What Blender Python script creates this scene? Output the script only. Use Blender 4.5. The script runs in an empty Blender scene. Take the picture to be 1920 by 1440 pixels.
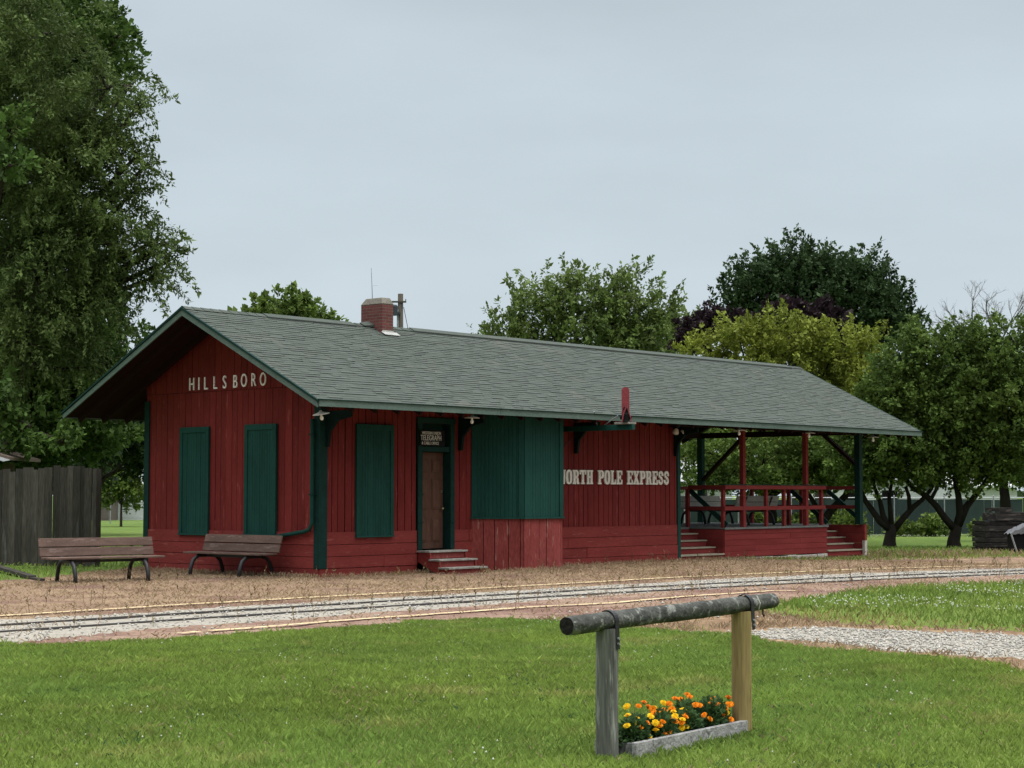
import bpy, math, random
import numpy as np
from mathutils import Vector
random.seed(7); RNG = np.random.default_rng(7)
C = bpy.context.scene.collection
PI = math.pi
# ------------------------------------------------------------------ camera and survey helpers
F = 3371.35
CAM = np.array([-24.0813, -26.0982, 1.6213]); PITCH, YAW = 0.0612, 0.8517
FW = np.array([math.sin(YAW)*math.cos(PITCH), math.cos(YAW)*math.cos(PITCH), math.sin(PITCH)])
RT = np.array([math.cos(YAW), -math.sin(YAW), 0.0]); UP = np.cross(RT, FW)
FH = np.array([math.sin(YAW), math.cos(YAW), 0.0])
def sstep(a, b, x):
    t = np.clip((x-a)/(b-a), 0, 1); return t*t*(3-2*t)
def ht(x, y):                                     # the ground falls a little beyond the far end of the depot
    return -0.15*sstep(11.5, 20.0, x)
def ray(u, v): return FW + RT*(u-960)/F - UP*(v-720)/F
def D(u, v, dep): return CAM + ray(u, v)*dep      # point seen at (u, v), dep metres away
def G(u, v):                                      # the ground at (u, v)
    z = 0.0
    for _ in range(4):
        d = ray(u, v); P = CAM + d*((z-CAM[2])/d[2]); z = float(ht(P[0], P[1]))
    P[2] = z; return P
def GD(u, dep):                                   # the ground in column u, dep metres away
    P = CAM + (FH + RT*(u-960)/F)*dep; P[2] = float(ht(P[0], P[1])); return P
def pix(P):
    d = P-CAM; z = d@FW; return 960+F*(d@RT)/z, 720-F*(d@UP)/z, z

# ------------------------------------------------------------------ materials
def mat(name, col, col2=None, scale=6.0, stretch=(1,1,1), rough=0.8, vamt=0.3, bump=0.0, bscale=40.0,
        wear=None, wthr=0.6, wscale=5.0, wstretch=(1,1,1), spec=0.08, grain=0.15, gscale=30.0, metal=0.0, transl=0.0):
    m = bpy.data.materials.new(name); m.use_nodes = True
    nt = m.node_tree; N = nt.nodes; L = nt.links; N.clear()
    out = N.new('ShaderNodeOutputMaterial'); b = N.new('ShaderNodeBsdfPrincipled')
    b.inputs['Roughness'].default_value = rough; b.inputs['Specular IOR Level'].default_value = spec
    b.inputs['Metallic'].default_value = metal
    tc = N.new('ShaderNodeTexCoord')
    def noise(sc, st, det=4.0, rg=0.55):
        mp = N.new('ShaderNodeMapping'); mp.inputs['Scale'].default_value = st; L.new(tc.outputs['Object'], mp.inputs['Vector'])
        n = N.new('ShaderNodeTexNoise'); n.inputs['Scale'].default_value = sc; n.inputs['Detail'].default_value = det
        n.inputs['Roughness'].default_value = rg; L.new(mp.outputs['Vector'], n.inputs['Vector']); return n
    def mr(src, a, b_, c, d):
        r = N.new('ShaderNodeMapRange'); r.inputs[1].default_value = a; r.inputs[2].default_value = b_
        r.inputs[3].default_value = c; r.inputs[4].default_value = d; L.new(src, r.inputs[0]); return r.outputs[0]
    def mix(fac, a, b_):
        x = N.new('ShaderNodeMix'); x.data_type = 'RGBA'; L.new(fac, x.inputs['Factor'])
        for s, i in ((a, 6), (b_, 7)):
            if isinstance(s, tuple): x.inputs[i].default_value = s+(1,) if len(s) == 3 else s
            else: L.new(s, x.inputs[i])
        return x.outputs[2]
    n1 = noise(scale, stretch)
    c2 = col2 if col2 else tuple(c*0.75 for c in col)
    cc = mix(mr(n1.outputs['Fac'], 0.35, 0.65, 0, 1), col, c2)
    if wear:
        n2 = noise(wscale, wstretch, 6.0, 0.65)
        cc = mix(mr(n2.outputs['Fac'], wthr, wthr+0.08, 0, 1), cc, wear)
    # value = (1 + grain*(n-.5)*2) * (1 + vamt*(v-.5)*2)
    n3 = noise(gscale, stretch, 3.0)
    g = mr(n3.outputs['Fac'], 0.3, 0.7, 1-grain, 1+grain)
    at = N.new('ShaderNodeAttribute'); at.attribute_name = 'v'
    vv = mr(at.outputs['Fac'], 0.0, 1.0, 1-vamt, 1+vamt)
    mu = N.new('ShaderNodeMath'); mu.operation = 'MULTIPLY'; L.new(g, mu.inputs[0]); L.new(vv, mu.inputs[1])
    vm = N.new('ShaderNodeVectorMath'); vm.operation = 'SCALE'; L.new(cc, vm.inputs[0]); L.new(mu.outputs[0], vm.inputs['Scale'])
    L.new(vm.outputs[0], b.inputs['Base Color'])
    if bump:
        nb = noise(bscale, stretch, 4.0); bp = N.new('ShaderNodeBump'); bp.inputs['Strength'].default_value = bump
        bp.inputs['Distance'].default_value = 0.02
        L.new(nb.outputs['Fac'], bp.inputs['Height']); L.new(bp.outputs['Normal'], b.inputs['Normal'])
    if transl:
        t = N.new('ShaderNodeBsdfTranslucent'); L.new(vm.outputs[0], t.inputs['Color'])
        ms = N.new('ShaderNodeMixShader'); ms.inputs[0].default_value = transl
        L.new(b.outputs[0], ms.inputs[1]); L.new(t.outputs[0], ms.inputs[2]); L.new(ms.outputs[0], out.inputs['Surface'])
    else: L.new(b.outputs[0], out.inputs['Surface'])
    return m
M = {}
ZS = (1, 1, 0.08)
M['red'] = mat('red_paint', (.168,.025,.023), (.132,.019,.017), 3, (1,1,.25), .75, .22, .25, 60, wear=(.235,.055,.048), wthr=.60, wscale=9, wstretch=(1,1,.15), grain=.12)
M['redskirt'] = mat('red_paint_skirt', (.205,.038,.034), (.165,.029,.026), 3, (.3,.3,2), .75, .2, .3, 40, wear=(.250,.066,.056), wthr=.58, wscale=6, wstretch=(.3,.3,2), grain=.15)
M['redworn'] = mat('red_paint_worn', (.225,.052,.047), (.185,.038,.034), 4, (1,1,.3), .8, .2, .3, 50, wear=(.29,.13,.11), wthr=.60, wscale=12, wstretch=(1,1,.2), grain=.2)
M['reddeck'] = mat('red_paint_deck', (.215,.038,.036), (.17,.028,.027), 3, (.3,.3,2), .75, .2, .25, 40, grain=.12)
M['green'] = mat('green_paint', (.012,.056,.045), (.009,.045,.036), 4, (1,1,.3), .6, .2, .15, 60, grain=.12)
M['greentrim'] = mat('green_trim_paint', (.105,.148,.128), (.085,.126,.108), 5, (.4,.4,1), .65, .2, .15, 40, wear=(.135,.178,.155), wthr=.6, wscale=4, grain=.12)
M['greendark'] = mat('dark_green_paint', (.009,.036,.030), None, 5, (1,1,1), .6, .2, .1)
M['greenshaded'] = mat('shaded_green_paint', (.005,.016,.014), None, 5, (1,1,1), .7, .2)  # green darkened so the brackets carry the eave shade in their colour
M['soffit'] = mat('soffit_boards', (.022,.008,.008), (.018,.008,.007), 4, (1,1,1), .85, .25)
M['shingle'] = mat('shingle', (.090,.104,.092), (.077,.089,.078), 5, (1,1,1), .9, .26, .35, 120, grain=.14, gscale=90, wear=(.104,.113,.096), wthr=.58, wscale=1.1)
M['shingleedge'] = mat('shingle_edge', (.052,.060,.053), None, 6, (1,1,1), .9, .2)  # dark sheet edge, its tone also painting the shadow line under each tab
M['white'] = mat('weathered_white', (.52,.50,.46), (.42,.40,.36), 9, (1,1,1), .7, .1)
M['letterwhite'] = mat('letter_white', (.90,.86,.85), (.84,.80,.79), 9, (1,1,1), .6, .1)
M['letter'] = mat('letter_cream', (.74,.71,.65), (.62,.59,.53), 9, (1,1,1), .7, .1)
M['brickred'] = None
M['concrete'] = mat('concrete', (.20,.185,.155), (.155,.142,.12), 9, (1,1,1), .9, .2, .4, 50)
M['metalwhite'] = mat('white_flashing', (.46,.46,.44), None, 5, (1,1,1), .5, .1)
M['black'] = mat('black_iron', (.018,.018,.020), None, 8, (1,1,1), .5, .2, .1, 50, spec=.4)
M['blackflat'] = mat('black_enamel', (.010,.010,.011), None, 8, (1,1,1), .7, .1)
M['benchwood'] = mat('bench_wood', (.145,.096,.078), (.108,.073,.060), 3, (1,1,4), .85, .3, .3, 30, wear=(.20,.145,.125), wthr=.58, wscale=5, wstretch=(.6,.6,3), grain=.2)
M['greywood'] = mat('grey_weathered_wood', (.070,.064,.055), (.046,.042,.036), 4, (1,1,.15), .9, .45, .5, 30, wear=(.105,.102,.097), wthr=.6, wscale=6, wstretch=(1,1,.1), grain=.25)
M['greyslat'] = mat('grey_bench_slats', (.40,.385,.35), (.31,.295,.27), 3, (1,1,3), .85, .2, .2)
M['doorwood'] = mat('brown_door', (.115,.060,.042), (.09,.046,.032), 6, (1,1,.2), .55, .15, .1)
M['brass'] = mat('brass', (.55,.45,.28), None, 5, (1,1,1), .35, .1, metal=.8)
M['treadwood'] = mat('worn_tread', (.27,.26,.235), (.19,.185,.165), 6, (1,1,1), .85, .2, .3, 30, wear=(.34,.31,.28), wthr=.55, wscale=9)
M['deckgrey'] = mat('deck_boards', (.17,.185,.175), (.13,.14,.135), 5, (1,1,1), .85, .2, .2)
M['steptan'] = mat('tan_tread', (.36,.32,.24), (.28,.25,.19), 6, (1,1,1), .85, .2, .2)
M['lampshade'] = mat('enamel_lamp_shade', (.52,.49,.44), (.42,.39,.35), 20, (1,1,1), .5, .2)
M['bulb'] = mat('white_bulb_glass', (.88,.88,.86), (.8,.8,.78), 5, (1,1,1), .2, .1, spec=.5)
M['signalred'] = mat('faded_red_signal', (.26,.055,.065), (.21,.045,.052), 8, (1,1,1), .55, .1, .05)
M['log'] = mat('dark_weathered_log', (.095,.098,.088), (.050,.052,.047), 9, (.8,.8,.8), .9, .3, 1.0, 26, wear=(.21,.215,.195), wthr=.54, wscale=26, wstretch=(.5,.5,.5), grain=.3, gscale=60)
M['logend'] = mat('log_end_grain', (.013,.012,.011), (.030,.028,.025), 22, (1,1,1), .95, .2, .6, 60)
M['greypost'] = mat('grey_post', (.165,.168,.150), (.085,.088,.078), 12, (1.4,1.4,.10), .9, .2, .7, 24, wear=(.27,.272,.245), wthr=.56, wscale=12, wstretch=(1.5,1.5,.16), grain=.25, gscale=50)
M['tanpost'] = mat('treated_pine_post', (.315,.245,.105), (.225,.165,.070), 9, (1.4,1.4,.10), .85, .15, .3, 24, wear=(.17,.105,.048), wthr=.60, wscale=7, wstretch=(1.6,1.6,.16), grain=.18, gscale=50)
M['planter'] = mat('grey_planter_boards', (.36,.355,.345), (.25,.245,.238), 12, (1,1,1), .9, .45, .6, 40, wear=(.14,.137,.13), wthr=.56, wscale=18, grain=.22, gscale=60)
M['soil'] = mat('soil', (.030,.022,.016), None, 20, (1,1,1), .95, .2, .8, 60)
M['rail'] = mat('rusty_rail', (.040,.039,.040), (.055,.045,.04), 6, (1,1,1), .5, .2, .1, spec=.5)
M['yellow'] = mat('faded_yellow_paint', (.66,.53,.30), (.56,.45,.27), 4, (1,1,1), .85, .2, wear=(.40,.31,.22), wthr=.55, wscale=6)
M['darkmetal'] = mat('dark_metal', (.055,.065,.075), None, 6, (1,1,1), .5, .2)
M['galv'] = mat('galvanised', (.38,.40,.42), None, 8, (1,1,1), .45, .2, metal=.5)
M['screen'] = mat('green_privacy_screen', (.034,.052,.048), (.027,.042,.039), 1.2, (1,1,1), .8, .2)
M['siding'] = mat('white_siding', (.66,.68,.68), (.60,.62,.62), 1, (1,1,1), .7, .15)
M['greyroof'] = mat('pale_roof', (.50,.51,.52), (.42,.43,.44), 2, (1,1,1), .8, .2)
M['brownroof'] = mat('brown_roof', (.15,.12,.095), (.12,.095,.075), 6, (1,1,1), .9, .2)
M['brownwall'] = mat('brown_wall', (.12,.095,.08), None, 3, (1,1,1), .9, .2)
M['dark'] = mat('dark_interior', (.010,.010,.010), None, 3, (1,1,1), .9, .1)
M['tie'] = mat('creosote_timber', (.030,.027,.025), (.020,.018,.017), 5, (.4,.4,2), .9, .45, .6, 20, wear=(.070,.063,.057), wthr=.55, wscale=5, wstretch=(.4,.4,2.5), grain=.3)
M['tarp'] = mat('grey_tarp', (.17,.175,.185), (.12,.125,.135), 4, (1,1,1), .55, .2, .3, 8)
M['bark'] = mat('bark', (.055,.045,.036), (.035,.029,.024), 6, (1,1,.3), .95, .2, .7, 14)
M['barkdark'] = mat('dark_bark', (.024,.020,.017), (.016,.014,.012), 6, (1,1,.3), .95, .2, .7, 14)
M['barkgrey'] = mat('grey_bark', (.13,.12,.115), (.10,.092,.088), 6, (1,1,.3), .95, .2)
M['polewood'] = mat('pole_wood', (.095,.085,.066), (.07,.06,.05), 4, (1,1,.1), .9, .2, .3)
def leafmat(n, c, c2, vamt=.5, sc=.55, tr=.28): return mat(n, c, c2, sc, (1,1,1), .55, vamt, 0, grain=.12, gscale=2.5, transl=tr, spec=.10)
M['leaf_locust'] = leafmat('locust_leaves', (.098,.138,.038), (.080,.118,.036))
M['leaf_maple'] = leafmat('maple_leaves', (.085,.145,.030), (.068,.122,.030))
M['leaf_bright'] = leafmat('bright_leaves', (.135,.190,.042), (.105,.160,.038))
M['leaf_silver'] = leafmat('silver_maple_leaves', (.145,.195,.052), (.115,.165,.048))
M['leaf_dark'] = leafmat('dark_green_leaves', (.050,.086,.030), (.040,.070,.028))
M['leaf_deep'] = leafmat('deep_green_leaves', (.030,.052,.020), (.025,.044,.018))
M['leaf_purple'] = leafmat('purple_leaves', (.022,.013,.018), (.032,.019,.024))
M['leaf_yellow'] = leafmat('yellow_green_leaves', (.235,.270,.044), (.175,.215,.038))
M['leaf_crab'] = leafmat('crabapple_leaves', (.108,.162,.034), (.082,.134,.032))
M['leaf_marigold'] = leafmat('marigold_leaves', (.060,.115,.038), (.044,.088,.034), .4, 8)
M['petal_orange'] = mat('orange_petals', (.85,.30,.012), (.78,.22,.010), 30, (1,1,1), .6, .35, transl=.2)
M['petal_yellow'] = mat('yellow_petals', (.86,.60,.022), (.80,.50,.015), 30, (1,1,1), .6, .3, transl=.2)
M['grassblade'] = mat('grass_blades', (.232,.315,.066), (.182,.270,.062), .35, (1,1,1), .6, .5, grain=.15, gscale=2.2, transl=.28, spec=.08, wear=(.290,.320,.095), wthr=.56, wscale=.8)
M['drygrass'] = mat('dry_grass_blades', (.40,.305,.195), (.31,.225,.140), .7, (1,1,1), .8, .35, grain=.2, gscale=3, transl=.15, wear=(.20,.20,.07), wthr=.62, wscale=.8)
M['verge'] = mat('yellowing_grass_blades', (.27,.25,.085), (.30,.215,.10), .8, (1,1,1), .8, .35, grain=.2, gscale=3, transl=.2)
M['weedstalk'] = mat('brown_weed_stalks', (.20,.14,.08), (.13,.115,.055), 1.5, (1,1,1), .9, .4)
M['clover'] = mat('clover_heads', (.48,.50,.40), (.38,.42,.30), 3, (1,1,1), .8, .2)
M['lawn'] = mat('lawn_ground', (.13,.175,.035), (.105,.150,.032), .6, (1,1,1), .95, .2, .5, 30, grain=.25, gscale=12, wear=(.13,.150,.045), wthr=.60, wscale=1.1)
M['backlawn'] = mat('far_lawn', (.115,.170,.036), (.085,.138,.030), .16, (1,1,1), .95, .2, .5, 20, grain=.2, gscale=3, wear=(.15,.175,.060), wthr=.60, wscale=.35)
M['dirt'] = mat('dry_bare_earth', (.235,.160,.095), (.175,.110,.068), .8, (1,1,1), .95, .2, .8, 14, grain=.28, gscale=9, wear=(.34,.25,.14), wthr=.55, wscale=3)
M['gravel'] = mat('crushed_stone', (.36,.335,.285), (.29,.265,.222), 3, (1,1,1), .95, .2, 1.0, 26, grain=.35, gscale=22, wear=(.25,.24,.22), wthr=.60, wscale=24)
M['stone'] = mat('stone_chips', (.43,.41,.37), (.34,.325,.29), 3, (1,1,1), .9, .28, grain=.12)

def platform_mat(name, a, b2, red, thr):
    m = mat(name, a, b2, .9, (1,1,1), .95, .2, .7, 12, grain=.25, gscale=9, wear=red, wthr=thr, wscale=.45)
    nt = m.node_tree; N = nt.nodes; L = nt.links
    br = N.new('ShaderNodeTexBrick'); br.inputs['Scale'].default_value = 4.6; br.inputs['Mortar Size'].default_value = .03
    br.inputs['Color1'].default_value = (1.0,.98,.95,1); br.inputs['Color2'].default_value = (.82,.76,.74,1); br.inputs['Mortar'].default_value = (.70,.66,.5,1)
    tc = [n for n in N if n.type == 'TEX_COORD'][0]; L.new(tc.outputs['Object'], br.inputs['Vector'])
    b = [n for n in N if n.type == 'BSDF_PRINCIPLED'][0]; src = b.inputs['Base Color'].links[0].from_socket
    mx = N.new('ShaderNodeMix'); mx.data_type = 'RGBA'; mx.blend_type = 'MULTIPLY'; mx.inputs['Factor'].default_value = .8
    L.new(src, mx.inputs[6]); L.new(br.outputs['Color'], mx.inputs[7]); L.new(mx.outputs[2], b.inputs['Base Color'])
    return m
M['platform'] = platform_mat('overgrown_brick_paving', (.30,.222,.152), (.24,.165,.118), (.195,.122,.102), .52)
M['nearplatform'] = platform_mat('bare_brick_paving', (.31,.225,.175), (.25,.17,.138), (.205,.125,.108), .48)
def brick_mat():
    m = bpy.data.materials.new('chimney_brick'); m.use_nodes = True
    N = m.node_tree.nodes; L = m.node_tree.links; b = N['Principled BSDF']; b.inputs['Roughness'].default_value = .9
    tc = N.new('ShaderNodeTexCoord'); mp = N.new('ShaderNodeVectorMath')   # wrap round the corner: u = x + y
    sx = N.new('ShaderNodeSeparateXYZ'); L.new(tc.outputs['Object'], sx.inputs[0])
    ad = N.new('ShaderNodeMath'); L.new(sx.outputs[0], ad.inputs[0]); L.new(sx.outputs[1], ad.inputs[1])
    cb = N.new('ShaderNodeCombineXYZ'); L.new(ad.outputs[0], cb.inputs[0]); L.new(sx.outputs[2], cb.inputs[1])
    br = N.new('ShaderNodeTexBrick'); L.new(cb.outputs[0], br.inputs['Vector'])
    br.inputs['Scale'].default_value = 1; br.inputs['Brick Width'].default_value = .205; br.inputs['Row Height'].default_value = .068
    br.inputs['Mortar Size'].default_value = .008; br.inputs['Color1'].default_value = (.17,.045,.036,1); br.inputs['Color2'].default_value = (.10,.026,.022,1)
    br.inputs['Mortar'].default_value = (.135,.085,.072,1)
    L.new(br.outputs['Color'], b.inputs['Base Color']); bp = N.new('ShaderNodeBump'); bp.inputs['Strength'].default_value = .5; bp.inputs['Distance'].default_value = .01
    L.new(br.outputs['Fac'], bp.inputs['Height']); bp.invert = True; L.new(bp.outputs[0], b.inputs['Normal'])
    N.remove(mp); return m
M['brickred'] = brick_mat()

# ------------------------------------------------------------------ object helpers
def tag(o, label=None, cat=None, group=None, kind=None):
    for k, v in (('label', label), ('category', cat), ('group', group), ('kind', kind)):
        if v: o[k] = v
    return o
def empty(name, loc, label, cat, group=None, rz=0.0):
    o = bpy.data.objects.new(name, None); C.objects.link(o); o.location = tuple(float(a) for a in loc); o.rotation_euler = (0,0,rz)
    o.empty_display_size = .2
    return tag(o, label, cat, group)
def mesh_np(name, co, faces, m, parent=None, v=None, smooth=False, loc=None):
    """faces: (n,k) int array with constant k."""
    co = np.asarray(co, dtype=np.float32); faces = np.asarray(faces, dtype=np.int32)
    me = bpy.data.meshes.new(name); n, k = faces.shape
    me.vertices.add(len(co)); me.vertices.foreach_set('co', co.ravel())
    me.loops.add(n*k); me.loops.foreach_set('vertex_index', faces.ravel())
    me.polygons.add(n); me.polygons.foreach_set('loop_start', np.arange(0, n*k, k, dtype=np.int32))
    me.update(calc_edges=True)
    a = me.attributes.new('v', 'FLOAT', 'FACE'); a.data.foreach_set('value', np.asarray(v if v is not None else np.full(n, .5), dtype=np.float32))
    if smooth: me.polygons.foreach_set('use_smooth', np.ones(n, dtype=bool))
    me.materials.append(m)
    o = bpy.data.objects.new(name, me); C.objects.link(o)
    if parent: o.parent = parent
    if loc is not None: o.location = tuple(float(q) for q in loc)
    return o
class MB:
    def __init__(s): s.co = []; s.fa = []; s.v = []
    def poly(s, pts, v=.5):
        i = len(s.co); s.co += [tuple(float(c) for c in p) for p in pts]; s.fa.append(tuple(range(i, i+len(pts)))); s.v.append(v)
    def hexa(s, P, v=.5):        # 8 points: bottom ring 0-3, top ring 4-7
        i = len(s.co); s.co += [tuple(float(c) for c in p) for p in P]
        for f in ((3,2,1,0),(4,5,6,7),(0,1,5,4),(1,2,6,5),(2,3,7,6),(3,0,4,7)): s.fa.append(tuple(i+j for j in f)); s.v.append(v)
    def box(s, x0, x1, y0, y1, z0, z1, v=.5):
        s.hexa([(x0,y0,z0),(x1,y0,z0),(x1,y1,z0),(x0,y1,z0),(x0,y0,z1),(x1,y0,z1),(x1,y1,z1),(x0,y1,z1)], v)
    def obox(s, o, ax, ay, az, v=.5):   # origin corner and three edge vectors
        o, ax, ay, az = (np.asarray(q, float) for q in (o, ax, ay, az))
        s.hexa([o, o+ax, o+ax+ay, o+ay, o+az, o+ax+az, o+ax+ay+az, o+ay+az], v)
    def bar(s, p, q, w, h, up=(0,0,1), v=.5):
        p, q, up = (np.asarray(a, float) for a in (p, q, up)); d = q-p; d = d/np.linalg.norm(d)
        sd = np.cross(d, up); sd /= np.linalg.norm(sd); u2 = np.cross(sd, d)
        s.hexa([p-sd*w/2-u2*h/2, p+sd*w/2-u2*h/2, q+sd*w/2-u2*h/2, q-sd*w/2-u2*h/2, p-sd*w/2+u2*h/2, p+sd*w/2+u2*h/2, q+sd*w/2+u2*h/2, q-sd*w/2+u2*h/2], v)
    def tube(s, pts, r, n=8, cap=True, v=.5):
        pts = [np.asarray(p, float) for p in pts]; rs = [r]*len(pts) if not hasattr(r, '__len__') else r
        rings = []; ref = None
        for i, p in enumerate(pts):
            d = pts[min(i+1, len(pts)-1)]-pts[max(i-1, 0)]; d = d/(np.linalg.norm(d)+1e-9)
            if ref is None: ref = np.array([0,0,1.0]) if abs(d[2]) < .9 else np.array([1.0,0,0])
            a = np.cross(d, ref); a /= np.linalg.norm(a)+1e-9; b = np.cross(a, d); ref = b
            k = len(s.co)
            for j in range(n):
                t = 2*PI*j/n; s.co.append(tuple(p+(a*math.cos(t)+b*math.sin(t))*rs[i]))
            rings.append(k)
        for i in range(len(rings)-1):
            for j in range(n):
                s.fa.append((rings[i]+j, rings[i]+(j+1) % n, rings[i+1]+(j+1) % n, rings[i+1]+j)); s.v.append(v)
        if cap:
            s.fa.append(tuple(rings[0]+j for j in reversed(range(n)))); s.v.append(v)
            s.fa.append(tuple(rings[-1]+j for j in range(n))); s.v.append(v)
    def lathe(s, c, prof, n=20, v=.5):   # prof: (r, z) list round a vertical axis
        i = len(s.co); c = np.asarray(c, float)
        for r, z in prof:
            for j in range(n): s.co.append((c[0]+r*math.cos(2*PI*j/n), c[1]+r*math.sin(2*PI*j/n), c[2]+z))
        for k in range(len(prof)-1):
            for j in range(n): s.fa.append((i+k*n+j, i+k*n+(j+1) % n, i+(k+1)*n+(j+1) % n, i+(k+1)*n+j)); s.v.append(v)
    def build(s, name, m, parent=None, smooth=False, bevel=0.0, off=None):
        me = bpy.data.meshes.new(name); co = s.co
        if off is not None: co = [(a[0]-off[0], a[1]-off[1], a[2]-off[2]) for a in co]
        me.from_pydata(co, [], s.fa); me.update()
        a = me.attributes.new('v', 'FLOAT', 'FACE'); a.data.foreach_set('value', s.v)
        if smooth: me.polygons.foreach_set('use_smooth', [True]*len(s.fa))
        me.materials.append(m); o = bpy.data.objects.new(name, me); C.objects.link(o)
        if parent: o.parent = parent
        if bevel:
            bv = o.modifiers.new('bevel', 'BEVEL'); bv.width = bevel; bv.segments = 2; bv.limit_method = 'ANGLE'
        return o
rnd = random.random
def rv(a=.25, b=.75): return a+(b-a)*rnd()

# ------------------------------------------------------------------ world, sun, camera
SUN_EL, SUN_AZ_VEC = math.radians(66), np.array([0.40, -1.0])      # towards the sun, on the ground
def lighting():
    w = bpy.data.worlds.new('World'); bpy.context.scene.world = w; w.use_nodes = True
    N = w.node_tree.nodes; L = w.node_tree.links; N.clear()
    out = N.new('ShaderNodeOutputWorld')
    sky = N.new('ShaderNodeTexSky'); sky.sky_type = 'NISHITA'; sky.sun_disc = False; sky.sun_elevation = SUN_EL
    sky.sun_rotation = math.atan2(SUN_AZ_VEC[0], SUN_AZ_VEC[1]); sky.air_density = 1.5; sky.dust_density = 4
    bg1 = N.new('ShaderNodeBackground'); bg1.inputs['Strength'].default_value = .05; L.new(sky.outputs[0], bg1.inputs[0])
    tc = N.new('ShaderNodeTexCoord'); sx = N.new('ShaderNodeSeparateXYZ'); L.new(tc.outputs['Generated'], sx.inputs[0])
    # overcast deck: brighter overhead, soft uneven cloud
    rp = N.new('ShaderNodeValToRGB'); L.new(sx.outputs[2], rp.inputs[0]); e = rp.color_ramp.elements
    e[0].position = 0.0; e[0].color = (.69,.795,.865,1); e[1].position = 1.0; e[1].color = (3.4,3.45,3.5,1)
    for pos, col in ((.08, (.675,.775,.845,1)), (.22, (.64,.74,.815,1)), (.36, (.55,.61,.66,1)), (.50, (.95,1.0,1.05,1)), (.68, (2.45,2.5,2.55,1)), (.86, (3.1,3.16,3.22,1))):
        k = e.new(pos); k.color = col
    mp = N.new('ShaderNodeMapping'); mp.inputs['Scale'].default_value = (1.6,1.6,5); L.new(tc.outputs['Generated'], mp.inputs[0])
    nz = N.new('ShaderNodeTexNoise'); nz.inputs['Scale'].default_value = 2.2; nz.inputs['Detail'].default_value = 5; L.new(mp.outputs[0], nz.inputs[0])
    mr = N.new('ShaderNodeMapRange'); mr.inputs[1].default_value = .3; mr.inputs[2].default_value = .7; mr.inputs[3].default_value = .92; mr.inputs[4].default_value = 1.07
    L.new(nz.outputs['Fac'], mr.inputs[0])
    vm = N.new('ShaderNodeVectorMath'); vm.operation = 'SCALE'; L.new(rp.outputs[0], vm.inputs[0]); L.new(mr.outputs[0], vm.inputs['Scale'])
    bg2 = N.new('ShaderNodeBackground'); bg2.inputs['Strength'].default_value = .97; L.new(vm.outputs[0], bg2.inputs[0])
    ms = N.new('ShaderNodeMixShader'); ms.inputs[0].default_value = .9
    L.new(bg1.outputs[0], ms.inputs[1]); L.new(bg2.outputs[0], ms.inputs[2]); L.new(ms.outputs[0], out.inputs[0])
    ld = bpy.data.lights.new('sun', 'SUN'); ld.energy = 1.5; ld.angle = math.radians(14); ld.color = (1,.97,.92)
    lo = bpy.data.objects.new('sun', ld); C.objects.link(lo)
    a = SUN_AZ_VEC/np.linalg.norm(SUN_AZ_VEC)*math.cos(SUN_EL)
    lo.rotation_euler = Vector((a[0], a[1], math.sin(SUN_EL))).to_track_quat('Z', 'Y').to_euler(); lo.location = (0,-10,30)
    cd = bpy.data.cameras.new('camera'); cd.sensor_fit = 'HORIZONTAL'; cd.sensor_width = 36; cd.lens = F/1920*36; cd.clip_end = 3000; cd.clip_start = .1
    co = bpy.data.objects.new('camera', cd); C.objects.link(co); co.location = tuple(CAM)
    co.rotation_euler = Vector(tuple(FW)).to_track_quat('-Z', 'Y').to_euler()
    sc = bpy.context.scene; sc.camera = co
    sc.view_settings.view_transform = 'Standard'; sc.view_settings.look = 'None'; sc.view_settings.exposure = 0; sc.view_settings.gamma = 1
    sc.cycles.max_bounces = 6; sc.cycles.transparent_max_bounces = 4; sc.cycles.use_denoising = True
lighting()

# ------------------------------------------------------------------ the depot
W, OH, OG, LR, XW = 5.513, 1.28, 1.227, 21.85, 11.88
ZT, ZR = 3.40, 5.402                       # eave edge and ridge of the roof surface
SL = (ZR-ZT)/(W/2+OH)                      # roof slope
def roofz(y): return ZR-SL*abs(y-W/2)
depot = empty('railway_depot', (0,0,0), 'long red board depot with green trim, grey shingle roof and open deck', 'building')
def board_run(mb, org, du, out, length, z0, z1f, bw=.2, th=.022, gap=.012, skip=()):
    """vertical boards on a wall: org corner, du along, out outward; z1f(s) gives the top; skip: (s0, s1, z0, z1) openings"""
    s = 0.0; du = np.asarray(du, float); out = np.asarray(out, float); org = np.asarray(org, float)
    while s < length-.02:
        w = min(bw*(.82+.36*rnd()), length-s)
        for a, b, c, d in skip:
            if s < a-.01 < s+w: w = a-s
            elif a-.01 <= s < b-.01 < s+w: w = b-s
        t = th*(.75+.5*rnd()); v = rv()
        spans = [(z0, None)]
        for a, b, c, d in skip:
            if s+w > a+.005 and s < b-.005: spans = [(z0, c), (d, None)]
        for za, zb in spans:
            zl = z1f(s) if zb is None else zb; zr = z1f(s+w-gap) if zb is None else zb
            if min(zl, zr) <= za+.02: continue
            p0 = org+du*s; p1 = org+du*(s+w-gap); o = out*t
            mb.hexa([p0+[0,0,za], p1+[0,0,za], p1+o+[0,0,za], p0+o+[0,0,za], p0+[0,0,zl], p1+[0,0,zr], p1+o+[0,0,zr], p0+o+[0,0,zl]], v)
        s += w
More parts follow.
